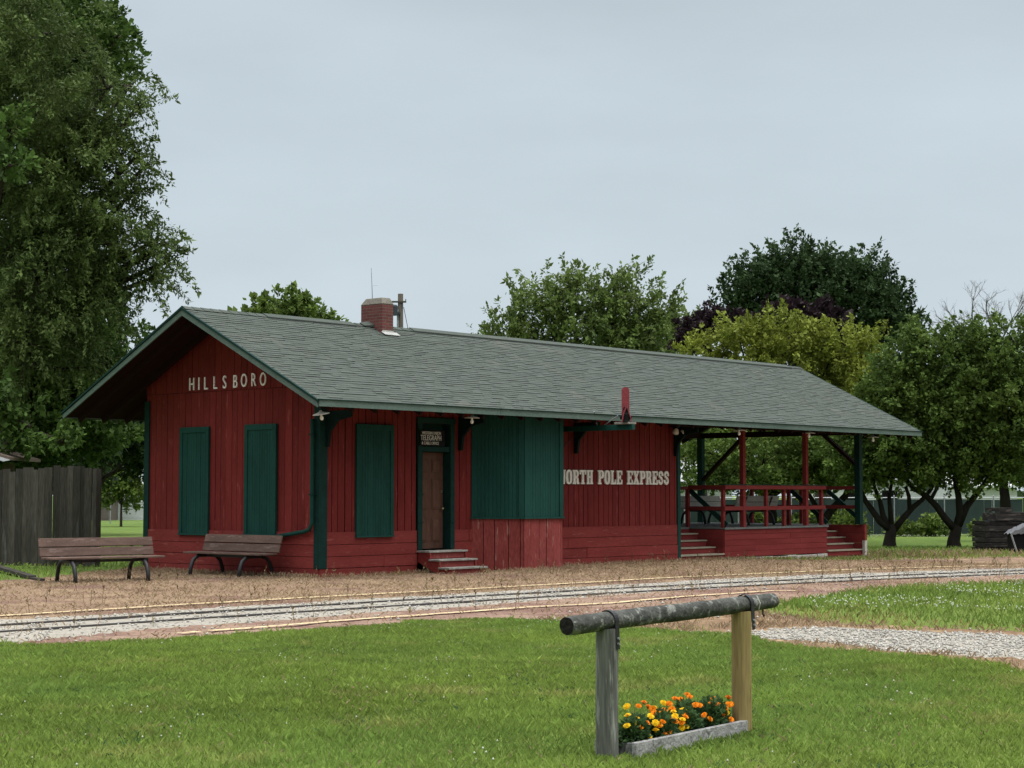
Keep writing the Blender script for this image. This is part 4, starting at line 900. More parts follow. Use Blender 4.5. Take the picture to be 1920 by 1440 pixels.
def strap(P, post_r, drop, over=.0625):
    P = np.array(P)-O; b = MB(); w = .019
    pts = []
    for t in np.linspace(-.15, PI+.15, 15): pts.append((math.cos(t)*over, math.sin(t)*over))
    pts = [(over+.007, -drop)]+pts+[(-over-.007, -drop)]
    for i in range(len(pts)-1):
        for side, (x0, x1) in enumerate(((0, .004),)):
            a, c = pts[i], pts[i+1]
            def q(pp, m_, e_): l = math.hypot(*pp) or 1; f = 1+e_/l; return P+s1*pp[0]*f+s2*pp[1]*f+ax*m_
            b.hexa([q(a,-w,0),q(a,w,0),q(c,w,0),q(c,-w,0),q(a,-w,.005),q(a,w,.005),q(c,w,.005),q(c,-w,.005)])
    so = b.build('strap', M['black'], hitch)
    b = MB()
    for z in (-drop+.028,-drop+.06):
        for sg_ in (1,-1):
            c = P+s1*sg_*(over+.012)+s2*z; b.tube([c-s1*.004, c+s1*.008*sg_], .008, 8)
    b.build('bolt', M['galv'], so)
strap(np.array([pL[0],pL[1],zL])+ax*.015, .069, .165); strap(np.array([pR[0],pR[1],zR])+ax*.045, .067, .165)
wt = MB(); c = A1-ax*.26-O; wt.tube([c+s2*.052+s1*.035, c+s1*.063+s2*.0, c+s1*.05-s2*.04], .004, 6); wt.build('twine', M['white'], hitch)
hk = MB(); c = A1-ax*.13-O; hk.tube([c-s2*.05, c-s2*.085, c-s2*.10+ax*.012, c-s2*.09+ax*.02], .006, 6); hk.build('hook', M['black'], hitch)
# planter
q0 = G(1194,1427); q1 = G(1403,1381); q3 = G(1116,1418)
ex = (q1-q0); PLn = np.linalg.norm(ex); ex /= PLn; ey = q3-q0; ey -= ex*(ey@ex); PWd = .31; ey /= np.linalg.norm(ey)
planter = empty('planter_box', q0, 'low grey plank planter box set on the grass between the two posts', 'planter')
b = MB(); T = .038; Hb = z_on(1194,1393.5,q0); Z = np.array([0,0,1.0]); o0 = np.zeros(3)
b.obox(o0-Z*.04, ex*PLn, ey*T, Z*(Hb+.04), .55); b.obox(o0+ey*(PWd-T)-Z*.04, ex*PLn, ey*T, Z*(Hb+.04), .45)
b.obox(o0+ey*(T+.001)-Z*.04, ex*T, ey*(PWd-2*T-.002), Z*(Hb+.036), .05); b.obox(o0+ex*(PLn-T)+ey*(T+.001)-Z*.04, ex*T, ey*(PWd-2*T-.002), Z*(Hb+.036), .4)  # first end board's dark tone paints in its shade along with weathering
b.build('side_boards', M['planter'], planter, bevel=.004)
b = MB(); b.obox(o0+ex*(T+.001)+ey*(T+.001)-Z*.03, ex*(PLn-2*T-.002), ey*(PWd-2*T-.002), Z*(Hb+.008)); b.build('soil', M['soil'], planter)
# marigolds
FLW = [('y',1175,1324),('y',1195,1347),('y',1220,1343),('y',1175,1360),('y',1217,1380),('y',1229,1368),('y',1262,1334),('y',1280,1332),('y',1286,1362),('y',1265,1343),('y',1278,1364),
 ('o',1197,1323),('o',1207,1316),('o',1215,1324),('o',1227,1336),('o',1238,1337),('o',1246,1331),('o',1252,1343),('o',1257,1348),('o',1265,1352),('o',1278,1354),('o',1285,1343),('o',1304,1321),('o',1265,1309),('o',1246,1377),('o',1254,1371),('o',1338,1309),('o',1347,1321),('o',1366,1320),('o',1360,1328),('o',1355,1341),('o',1369,1348),('o',1331,1347),('o',1320,1340),('o',1288,1301),('o',1293,1306)]
for k in range(26): FLW.append((random.choice('ooy'), 1170+rnd()*200, 0)); FLW[-1] = (FLW[-1][0], FLW[-1][1], 1345-(FLW[-1][1]-1170)*.11+(rnd()-.5)*46)
plants = []
PLAB = {0:'yellow flowered marigold at the end of the planter beside the grey post',1:'orange flowered marigold beside the yellow one near the grey post',2:'marigold with mixed yellow and orange heads in the front of the planter',3:'marigold with a dense band of orange heads along the planter middle',4:'marigold mixing yellow and orange heads at the planter middle',5:'tall leafy marigold with single orange heads at the planter back',6:'marigold with orange heads leaning near the tan post',7:'orange marigold at the planter end against the tan post'}
for k in range(8):
    f = .09+k*.117; p = q0+ex*PLn*f+ey*(PWd*(.32 if k % 2 == 0 else .66))+Z*(Hb-.03)
    o = empty('marigold_plant', p, PLAB[k], 'marigold', 'marigolds in the planter'); plants.append((o, p))
    n = 1100; d = RNG.normal(0,1,(n,3)); d /= np.linalg.norm(d,axis=1)[:,None]; d[:,2] = np.abs(d[:,2]); r = RNG.uniform(.25,1,n)**.6; hh = .185 if k >= 5 else .155
    c = ex*(d[:,0]*r*.125)[:,None]+ey*(d[:,1]*r*.10)[:,None]+Z*(d[:,2]*r*hh)[:,None]; off_ = (p-q0)@ey; kk = ((c@ey)+off_ > .055) | (c[:,2] > .115); c, d, r = c[kk], d[kk], r[kk]; kk = ((c@ey)+off_ > .02); c, d, r = c[kk], d[kk], r[kk]; n = len(c); L_ = RNG.uniform(.025,.05,n); a = d*.6+RNG.normal(0,.5,(n,3)); a /= np.linalg.norm(a,axis=1)[:,None]; s = np.cross(a, RNG.normal(0,1,(n,3))); s /= np.linalg.norm(s,axis=1)[:,None]; s *= L_[:,None]*.28
    co = np.stack([c, c+a*L_[:,None]*.5+s, c+a*L_[:,None], c+a*L_[:,None]*.5-s],1); mesh_np('foliage', co.reshape(-1,3), np.arange(4*n).reshape(n,4), M['leaf_marigold'], o, v=RNG.uniform(0,1,n))
def flower(P, m, par, pp, r):
    b = MB(); nrm = -FW*.55+np.array([0,0,.9])+RNG.normal(0,.28,3); nrm /= np.linalg.norm(nrm); a = np.cross(nrm,[1,0,.1]); a /= np.linalg.norm(a); c = np.cross(nrm,a); P = np.array(P)-pp
    for ringi, (rr, el, npet, zoff) in enumerate(((1.0,.10,9,0),(.82,.45,8,.10),(.58,.85,7,.20),(.32,1.3,5,.28))):
        for k in range(npet):
            t = 2*PI*(k+.5*(ringi % 2))/npet+rnd()*.3; d = (a*math.cos(t)+c*math.sin(t)); tip = P+d*r*rr*math.cos(el*.6)+nrm*r*(zoff+.35*math.sin(el)); s = np.cross(nrm,d)*r*rr*.36*(.8+.4*rnd()); base = P+nrm*r*zoff; mid = base+(tip-base)*.66
            b.poly([base, mid+s, tip+s*.45+nrm*r*.06*rnd(), tip-s*.45, mid-s], rv(.15,.85))
    b.tube([P-nrm*r*.6, P], [.3*r,.5*r], 7, v=.1); b.build('flower', M[m], par)
for c_, u, v in FLW:
    # height above soil decides the depth: front flowers low, back ones high
    best = None
    for fy in np.linspace(.22,.98,20):
        o_ = q0+ey*PWd*fy; d = ray(u, v); nn = np.cross(ex, Z); nn /= np.linalg.norm(nn); tpar = ((o_-CAM)@nn)/(d@nn); Pp = CAM+d*tpar
        want = Hb+.065+.10*fy+(.03 if u > 1290 else 0); e_ = abs(Pp[2]-want)
        if best is None or e_ < best[0]: best = (e_, Pp)
    Pp = best[1]-FW*.012; par, pp = min(plants, key=lambda q: np.linalg.norm(q[1][:2]-Pp[:2])); flower(Pp, 'petal_yellow' if c_ == 'y' else 'petal_orange', par, pp, RNG.uniform(.021,.027))
# grass along the planter foot
P = []
for k in range(110): f = RNG.uniform(-.1,1.12); P.append(q0+ex*PLn*f-ey*(.02+abs(RNG.normal(0,.03))))
for p in (pL, pR):
    for k in range(60): a = RNG.uniform(0,2*PI); P.append(p+np.array([math.cos(a),math.sin(a),0])*RNG.uniform(.075,.13))
P = np.array(P); P = np.repeat(P,7,0)+RNG.normal(0,.015,(len(P)*7,3))*[1,1,0]; P[:,2] = 0
blades('grass_at_the_planter', P, .045, .006, M['grassblade'], .7, vbase=.45)

# ------------------------------------------------------------------ trees
def limb_curve(p, q, sag=.0, n=5, wob=.0):
    p, q = np.asarray(p, float), np.asarray(q, float); pts = []
    for k in range(n+1):
        f = k/n; c = p+(q-p)*f; c = c+np.array([0,0,1])*math.sin(f*PI)*sag+RNG.normal(0,1,3)*wob*(0 if k in (0,n) else 1); pts.append(c)
    return pts
def tree(name, label, base, lobes, leaf, bark='bark', ncl=60, per=26, L=.16, Wd=.55, clr=.35, spray=.0, droop=.0, upb=.2, trunk_r=.2, fork=None, trunks=None, shell=.5, cat='tree', group=None, twigs=5, flat=.35, drop=0.0, airy=1.0):
    """lobes: (u, v, dep, rad_px[, dep_px]) crown masses; every leaf is its own small face"""
    base = np.array(base, float); o = empty(name, base, label, cat, group)
    cen = np.array([D(l[0],l[1],l[2]) for l in lobes]); rad = np.array([l[3]*l[2]/F for l in lobes])
    b = MB()
    top = base+np.array([0,0,(fork if fork else .35*(cen[:,2].max()-base[2]))])
    if trunks is None:
        mid = (base+top)/2+np.array([RNG.normal(0,.1),RNG.normal(0,.1),0])
        b.tube([base-base-[0,0,.15], (base+(mid-base)*.15)-base, mid-base, top-base], [trunk_r*1.35,trunk_r*1.05,trunk_r*.9,trunk_r*.72], 9)
        roots = [top]
        for i, c in enumerate(cen): b.tube([p-base for p in limb_curve(top-[0,0,.3*rnd()], c, .1*rad[i], 5, .10*rad[i])], list(np.linspace(trunk_r*.5,trunk_r*.10,6)), 6)
    else:
        for pts, r0, r1 in trunks:
            Q = [np.asarray(p)-base for p in pts]; b.tube(Q, list(r0) if hasattr(r0,'__len__') else list(np.linspace(r0, r1, len(Q))), 10)
        ends = [np.asarray(t[0][-1]) for t in trunks]
        for i, c in enumerate(cen):
            e = min(ends, key=lambda q: np.linalg.norm(q-c)); b.tube([p-base for p in limb_curve(e, c, .0, 4, .08*rad[i])], list(np.linspace(.06,.02,5)), 5)
    co = []; va = []
    for i, c in enumerate(cen):
        R = rad[i]; n = max(6, int(ncl*(R/1.5)**2*(airy if lobes[i][3] < 60 else 1))) if len(lobes[i]) < 5 else int(lobes[i][4])
        d = RNG.normal(0,1,(n,3)); d /= np.linalg.norm(d,axis=1)[:,None]; rr = R*(shell+(1.05-shell)*RNG.uniform(0,1,n)**.7)*(1+.16*np.sin(d[:,0]*5+i)+.14*np.sin(d[:,2]*6+d[:,1]*4+2*i))
        cc = c+d*rr[:,None]*np.array([1,1,.9])
        k = cc[:,2] > base[2]+drop; cc, d = cc[k], d[k]; n = len(cc)
        for j in RNG.choice(n, min(twigs, n), replace=False): b.tube([p-base for p in limb_curve(c, cc[j], .0, 3, .05*R)], [trunk_r*.12+.008,trunk_r*.08+.006,.012,.006], 4, cap=False)
        ax_ = d*(1-abs(upb))+np.array([0,0,upb])+RNG.normal(0,.25,(n,3)); ax_ /= np.linalg.norm(ax_,axis=1)[:,None]
        m = per; tt_ = RNG.uniform(-.3,1,(n,m)); ln = clr*RNG.uniform(.7,1.4,(n,1))*(1+spray)
        pos = cc[:,None,:]+ax_[:,None,:]*(tt_*ln)[...,None]+RNG.normal(0,1,(n,m,3))*(clr*flat*(1.15-np.clip(tt_,0,1)))[...,None]
        pos[...,2] -= droop*np.clip(tt_,0,1)**2*ln
        ld = ax_[:,None,:]*.45+RNG.normal(0,.6,(n,m,3))+np.array([0,0,-droop*.5]); ld /= np.linalg.norm(ld,axis=2)[...,None]
        nr = np.array([0,0,.7])+RNG.normal(0,.6,(n,m,3)); sd2 = np.cross(ld,nr); sd2 /= np.linalg.norm(sd2,axis=2)[...,None]+1e-9
        l = (L*np.clip(RNG.lognormal(-.05,.38,(n,m)),.4,2.0))[...,None]; s2_ = sd2*l*Wd*.5
        q = np.stack([pos, pos+ld*l*.45+s2_, pos+ld*l, pos+ld*l*.45-s2_], 2); co.append(q.reshape(-1,3))
        va.append(np.clip(.5+np.repeat(RNG.normal(0,.17,n),m)+RNG.normal(0,.15,n*m),0,1))
    co = np.concatenate(co)-base; nf = len(co)//4
    b.build('trunk', M[bark], o, smooth=True)
    mesh_np('crown', co, np.arange(nf*4).reshape(nf,4), M[leaf], o, v=np.concatenate(va))
    return o
# great trees at the left
tree('maple_tree', 'tall broad-leaved tree with bright green leaves behind the drooping one at the left edge', GD(-60,53),
  [(70,30,53,150),(170,60,53,62),(215,70,52,40),(195,120,53,60),(120,160,54,120),(-40,110,54,190),(150,770,49,85),(40,820,49,80),(95,700,50,110),(210,650,50,60),(190,740,50,60),(60,640,52,140),(-120,650,53,220),(40,470,54,190),(130,560,53,80),(60,720,50,110),(0,640,49,120),(150,690,50,70),(190,800,50,50),(110,830,49,55),(55,800,43.5,40),(15,745,43.5,34),(115,828,43.5,26),(20,830,43.5,36),(15,260,44,42),(8,310,43,38)],
  'leaf_maple', ncl=110, per=58, L=0.13, Wd=.72, clr=.36, upb=.1, trunk_r=.45, fork=4, shell=.45, drop=2.35)
tree('locust_tree', 'tall olive green tree with feathery drooping sprays reaching over the depot gable', GD(-110,48),
  [(60, 220, 46, 130), (150, 215, 46, 85), (199, 165, 46, 49.5), (236, 165, 46, 31.5), (-40, 60, 47, 170), (70, 70, 47, 110), (174, 290, 46, 67.5), (229, 255, 46, 40.5), (259, 290, 46, 28.8), (100, 330, 46, 125), (209, 380, 46, 54.0), (244, 365, 46, 25.2), (150, 440, 46, 110), (224, 470, 46, 64.8), (279, 480, 46, 43.2), (312, 490, 46, 21.6), (60, 520, 46, 140), (175, 545, 46, 66), (120, 600, 46, 90), (-80, 420, 48, 220), (40, 640, 45, 100), (284, 455, 46, 31.5), (309, 458, 46, 21.6), (286, 520, 46, 21.6), (274, 310, 46, 25.2), (254, 205, 46, 27.0), (174, 690, 46, 36.0)],
  'leaf_locust', ncl=66, per=140, L=0.105, Wd=.40, clr=.52, spray=.5, airy=.5, droop=0.5, upb=-.10, trunk_r=.42, fork=5, shell=.4, flat=0.24)
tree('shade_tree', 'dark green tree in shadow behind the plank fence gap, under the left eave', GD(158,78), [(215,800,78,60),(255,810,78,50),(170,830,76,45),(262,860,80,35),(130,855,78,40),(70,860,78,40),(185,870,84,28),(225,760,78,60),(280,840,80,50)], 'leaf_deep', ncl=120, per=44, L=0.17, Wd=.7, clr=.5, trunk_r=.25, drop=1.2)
tree('young_tree', 'small light green tree with a thin trunk beside the chain link fence', GD(229,98), [(222,905,98,30),(238,880,98,24),(244,855,98,14),(205,895,98,26),(255,905,98,22),(200,925,98,18),(243,925,98,26)], 'leaf_bright', ncl=150, per=44, L=0.17, Wd=.6, clr=.4, trunk_r=.07, fork=1.4, drop=.9)
# behind the roof
tree('linden_tree', 'round topped green tree just showing over the ridge left of the chimney', GD(535,80), [(458, 608, 80, 26), (492, 594, 80, 34), (525, 578, 80, 30), (560, 591, 80, 38), (592, 602, 80, 26), (540, 646, 80, 70), (480, 656, 80, 60), (606, 616, 80, 18)], 'leaf_bright', ncl=95, per=46, L=0.19, Wd=.75, clr=.42, trunk_r=.3, fork=5)
tree('silver_maple', 'pale green open tree with upright twigs rising behind the middle of the roof', GD(1100,88),
  [(945, 636, 88, 42), (975, 596, 88, 40), (1010, 561, 88, 38), (1070, 541, 88, 38), (1045, 596, 88, 55), (1110, 576, 88, 45), (1165, 546, 88, 42), (1200, 576, 88, 45), (1240, 591, 88, 36), (1215, 636, 88, 45), (1090, 641, 88, 70), (1160, 626, 88, 60), (990, 661, 88, 58), (1120, 686, 88, 80), (1200, 681, 88, 55), (935, 676, 88, 38)],
  'leaf_silver', ncl=60, per=48, L=0.19, Wd=.5, clr=0.7, spray=.5, upb=.50, trunk_r=.30, fork=5.5, shell=.3, twigs=9, flat=0.17)
tree('backyard_tree', 'mid green bush of a tree filling in between the pale tree and the purple one', GD(1225,95), [(1215,625,95,36),(1255,612,95,24),(1280,625,95,24),(1180,650,95,40),(1240,650,95,45),(1300,606,95,20)], 'leaf_silver', ncl=90, per=44, L=0.2, clr=.5, trunk_r=.25)
tree('dark_maple', 'large dark green tree, tallest of those behind the far end of the roof', GD(1540,84),
  [(1395, 555, 84, 42), (1425, 535, 84, 48), (1480, 500, 84, 46), (1535, 515, 84, 48), (1580, 530, 84, 42), (1628, 510, 84, 34), (1645, 550, 84, 40), (1665, 575, 84, 38), (1440, 570, 84, 60), (1510, 560, 84, 75), (1590, 570, 84, 70), (1385, 595, 84, 36), (1690, 610, 84, 34), (1560, 630, 84, 90), (1660, 630, 84, 50), (1460, 630, 84, 70), (1712, 620, 84, 18)],
  'leaf_dark', ncl=100, per=58, L=0.16, Wd=.6, clr=.62, spray=.2, upb=.55, trunk_r=.4, fork=5, shell=.5, flat=.22)
tree('purple_plum', 'dark purple leaved tree between the pale tree and the yellow green ones', GD(1320,78), [(1300,625,78,30),(1325,612,78,26),(1350,612,78,28),(1280,632,78,20),(1375,610,78,22)], 'leaf_purple', ncl=150, per=44, L=0.16, Wd=.7, clr=.4, trunk_r=.18)
tree('purple_plum', 'dark purple leaved tree in front of the large dark green one', GD(1495,78), [(1440,600,78,22),(1475,598,78,28),(1510,600,78,28),(1540,600,78,24),(1565,605,78,18),(1500,625,78,34)], 'leaf_purple', ncl=150, per=26, L=.22, Wd=.7, clr=.4, trunk_r=.18)
tree('yellowgreen_maple', 'yellow green leafy tree rising over the far end of the shingle roof', GD(1440,68),
  [(1330,655,68,40),(1385,632,68,42),(1425,622,68,36),(1480,625,68,46),(1530,645,68,46),(1575,640,68,40),(1605,680,68,52),(1490,690,68,75),(1400,690,68,65),(1560,740,68,80),(1620,740,67,60),(1300,660,68,26),(1470,780,68,90),(1340,740,68,70),(1560,840,67,75),(1470,860,68,80),(1380,840,68,75),(1620,820,66,45),(1320,820,68,50),(1625,645,68,32),(1290,850,70,34),(1360,872,70,30)],
  'leaf_yellow', ncl=115, per=54, L=0.115, Wd=.7, clr=.42, upb=.4, flat=.26, trunk_r=.22, fork=1.9, bark='barkdark', drop=1.5)
def px(*pts, dep): return [GD(u, dep)*[1,1,0]+[0,0,D(u,v,dep)[2]] if False else D(u,v,dep) for u, v in pts]
b1 = G(1668,1027); d1 = float((b1-CAM)@FW)
T1 = [([b1-[0,0,.2],b1]+px((1668,1014),(1670,1002),(1673,990),(1672,980),dep=d1), (.30,.25,.20,.18,.16,.06), 0), (px((1672,995),(1650,978),(1634,955),(1622,938),(1612,915),dep=d1), .13, .07), (px((1668,992),(1656,968),(1650,940),(1640,915),dep=d1), .11, .06), (px((1672,992),(1669,955),(1667,930),(1672,905),dep=d1), .09, .05), (px((1676,994),(1695,970),(1713,950),(1728,938),(1748,915),dep=d1), .12, .06), (px((1706,958),(1704,930),(1698,912),dep=d1), .08, .05)]
tree('crabapple_tree', 'low spreading dark trunked tree closest to the green end post of the deck', b1, [(1650,820,d1,80),(1600,845,d1,55),(1700,760,d1,80),(1660,740,d1,60),(1640,870,d1,40),(1700,850,d1,70),(1740,800,d1,70),(1730,870,d1,45),(1690,690,d1,50),(1620,790,d1,60),(1745,740,d1,60),(1670,900,d1,34),(1610,885,d1,40),(1715,650,d1,40)], 'leaf_crab', bark='barkdark', ncl=130, per=66, L=.105, Wd=.7, clr=.36, upb=.2, trunks=T1, shell=.4, drop=2.1, group='crabapple trees beyond the deck')
b2 = G(1789,1027); d2 = float((b2-CAM)@FW)
T2 = [([b2-[0,0,.2],b2]+px((1788,1014),(1791,1002),(1794,988),(1794,976),dep=d2), (.30,.26,.21,.19,.17,.06), 0), (px((1790,992),(1772,972),(1755,948),(1737,930),(1712,915),(1694,895),dep=d2), .13, .07), (px((1794,992),(1800,962),(1797,930),(1790,895),dep=d2), .15, .08), (px((1797,985),(1812,950),(1832,925),(1850,900),dep=d2), .14, .07), (px((1745,937),(1757,915),(1765,890),dep=d2), .07, .05)]
tree('crabapple_tree', 'broad crabapple with forked black trunk in front of the green fence, left of the timbers', b2, [(1790,690,d2,70),(1740,720,d2,55),(1840,670,d2,60),(1880,700,d2,60),(1780,780,d2,85),(1860,780,d2,85),(1920,760,d2,70),(1820,650,d2,42),(1770,850,d2,60),(1840,855,d2,55),(1930,680,d2,50),(1900,850,d2,50),(1960,800,d2,80),(1730,660,d2,36),(1700,700,d2,36),(1790,620,d2,22),(1840,740,d2,90),(1900,640,d2,44),(1750,830,d2,60),(1810,890,d2,44),(1880,890,d2,40),(1725,800,d2,55)], 'leaf_crab', bark='barkdark', ncl=130, per=66, L=.11, Wd=.7, clr=.38, upb=.2, trunks=T2, shell=.4, drop=2.1, group='crabapple trees beyond the deck')
b3 = GD(1885,68); d3 = 68
tree('crabapple_tree', 'crabapple half hidden behind the dark timber stack at the right', b3, [(1890,860,68,45),(1930,850,68,50),(1860,840,68,40),(1960,880,68,55)], 'leaf_crab', bark='barkdark', ncl=120, per=60, L=.115, Wd=.7, clr=.36, trunks=[([b3-[0,0,.2]]+px((1886,960),(1884,930),(1880,900),dep=68), .24, .16)], drop=2.0, group='crabapple trees beyond the deck')
b4 = GD(1535,64)
tree('crabapple_tree', 'leaning dark trunked crabapple seen through the open deck', b4, [(1590,860,64,55),(1500,880,64,45),(1540,845,64,60),(1430,870,64,50),(1330,850,64,50),(1380,880,64,46),(1460,905,64,36),(1540,905,64,36),(1600,900,64,34),(1300,880,64,32),(1345,905,64,26)], 'leaf_crab', bark='barkdark', ncl=120, per=60, L=.115, Wd=.7, clr=.36, trunks=[([b4-[0,0,.2]]+px((1538,985),(1560,955),(1585,930),(1595,905),dep=64), .19, .09), (px((1540,982),(1530,950),(1510,915),dep=64), .13, .06)], drop=2.0, group='crabapple trees beyond the deck')
# bare tree
bt = GD(1868,100); o = empty('bare_tree', bt, 'leafless pale grey tree standing above the green crowns at the right', 'tree')
b = MB()
def branch(p, d, L_, r, lev):
    q = p+d*L_*.5+RNG.normal(0,.05*L_,3); e = q+d*L_*.5+RNG.normal(0,.06*L_,3)+np.array([0,0,.05*L_]); b.tube([p,q,e], [r,r*.8,r*.55], 5, cap=False)
    if lev == 0: return
    for k in range(3 if lev > 2 else 4):
        f = RNG.uniform(.35,1.0); s = p+(e-p)*f if f < .95 else e; nd = d+RNG.normal(0,.50,3); nd[2] = nd[2]*.7+.22; nd /= np.linalg.norm(nd); branch(s, nd, L_*RNG.uniform(.5,.72), r*.52, lev-1)
tp = D(1868,660,100)-bt
b.tube([np.array([0,0,-.2]), tp*.5, tp], [.3,.22,.16], 8)
for u, v in ((1800,590),(1850,585),(1905,580),(1940,600),(1780,620)):
    t_ = D(u,v,100)-bt; d_ = t_-tp; L_ = np.linalg.norm(d_); branch(tp, d_/L_, L_*.8, .065, 4)
b.build('trunk', M['barkgrey'], o)
# shrubs along the green fence
for u, r, lab in ((1330,26,'dark shrub by the fence seen under the deck railing, nearest the red wall'),(1420,30,'wide shrub by the fence behind the grey deck benches'),(1500,26,'shrub by the fence seen between the deck balusters on the right'),(1585,26,'shrub by the fence seen above the right hand deck stairs'),(1690,16,'small green shrub before the green fence, between the two forked trunks'),(1745,22,'leafy green shrub by the green fence just left of the large forked trunk'),(1835,13,'narrow green plant by the fence right of the large forked trunk')):
    g = GD(u, 76); v0 = pix(g[None])[1][0]; tree('shrub', lab, g, [(u,v0-r*.8,76,r),(u+r*.8,v0-r*.5,76,r*.8),(u-r*.7,v0-r*.4,76,r*.7)], 'leaf_bright', ncl=420, per=22, L=.15, clr=.22, trunk_r=.03, fork=.2, cat='shrub', group='shrubs by the green fence')
# distant wood on the skyline outside the near trees, plus an added light-blocking ring
def far_wood_and_light_block():
    pts = []
    spots = [(GD(u, RNG.uniform(120,150)), RNG.uniform(5,10)) for u in list(range(-1700, 60, 55))+list(range(1990, 3700, 55))]
    for a in np.arange(math.radians(62), math.radians(298), math.radians(3.2)):          # unseen trees added behind the viewpoint to block low sky light
        r = RNG.uniform(52,66); P_ = CAM+(FH*math.cos(a)+RT*math.sin(a))*r; P_[2] = 0; spots.append((P_, RNG.uniform(14,19)))
    for g, h in spots:
        n = 420; d = RNG.normal(0,1,(n,3)); d /= np.linalg.norm(d,axis=1)[:,None]
        pts.append(g+d*np.array([4.2,4.2,h*.55])*RNG.uniform(.6,1.05,(n,1))+[0,0,h*.5])
    c = np.concatenate(pts); c = c[c[:,2] > 0]; n = len(c); a = RNG.normal(0,1,(n,3)); a /= np.linalg.norm(a,axis=1)[:,None]; s = np.cross(a,RNG.normal(0,1,(n,3))); s /= np.linalg.norm(s,axis=1)[:,None]
    q = np.stack([c, c+a*.45+s*.35, c+a*.9, c+a*.45-s*.35],1); o = mesh_np('far_wood_and_light_block', q.reshape(-1,3), np.arange(4*n).reshape(n,4), M['leaf_dark'], v=RNG.uniform(0,1,n)); o['kind'] = 'stuff'
far_wood_and_light_block()

# ------------------------------------------------------------------ fences, sheds, houses, pole
fA, fB = GD(-260,42.3), GD(183,40.4)
pf = empty('plank_fence', fB, 'tall weathered grey plank fence at the left with uneven vertical boards', 'fence')
d_ = fA-fB; Lf = np.linalg.norm(d_); d_ /= Lf; nn_ = np.cross(d_, [0,0,1.0]); s = .12; b = MB(); FS = 1 if nn_@FW > 0 else -1
while s < Lf:
    w = .10+.11*rnd(); h = 2.22+.05*math.sin(s*2)+.10*(rnd()-.5); of = nn_*.022*(rnd()-.5); tl = .03*(rnd()-.5)
    b.obox(d_*s+of+[0,0,-.05], d_*(w+.002), nn_*.022, np.array([0,0,h+.05])+d_*tl, rv(.05,.95)); s += w+.004
b.build('boards', M['greywood'], pf)
b = MB(); b.box(-.07,.07,-.07,.07,-.1,2.18); b.obox(-d_*0, d_*.10, nn_*.10, [0,0,2.2]); b.build('post', M['greywood'], pf)
b = MB()
for z in (.5,1.7): b.obox(d_*.1+nn_*FS*.06+[0,0,z], d_*(Lf-.1), nn_*.04, [0,0,.09])
b.build('rail', M['greywood'], pf)
# shelter roof peeping over the fence at the left edge
P0 = GD(8,47); P0 = GD(14,44); sh_ = empty('garden_shed', P0, 'brown roofed shed corner with white fascia behind the plank fence at the left edge', 'shed', rz=math.atan2(RT[1],RT[0]))
b = MB(); b.hexa([(-3.2,-1.2,3.55),(.40,-1.2,2.43),(.40,1.6,2.43),(-3.2,1.6,3.55),(-3.2,-1.2,3.63),(.40,-1.2,2.50),(.40,1.6,2.50),(-3.2,1.6,3.63)]); b.build('roof', M['brownroof'], sh_)
b = MB(); b.hexa([(-3.2,-1.23,3.36),(.25,-1.23,2.40),(.25,-1.202,2.40),(-3.2,-1.202,3.36),(-3.2,-1.23,3.56),(.42,-1.23,2.43),(.42,-1.202,2.43),(-3.2,-1.202,3.56)]); b.build('fascia', M['siding'], sh_)
b = MB(); b.box(-.10,-.02,-1.1,-1.02,0,2.5); b.box(-2.8,-2.72,-1.1,-1.02,0,3.2); b.build('post', M['siding'], sh_); b = MB(); b.box(-3.0,-.2,.2,1.4,0,2.4); b.build('wall', M['brownwall'], sh_)
# weathered plank lying on the grass
g0, g1 = G(-20,1070), G(60,1086); lp = empty('loose_plank', g1, 'weathered plank lying on the grass in front of the plank fence', 'plank'); b = MB(); b.bar([0,0,.04],(g0-g1)*1.3+[0,0,.16],.16,.06); b.bar([0,0,.02],(g1-g0)*.2+[0,0,.02],.12,.05); b.build('board', M['greywood'], lp)
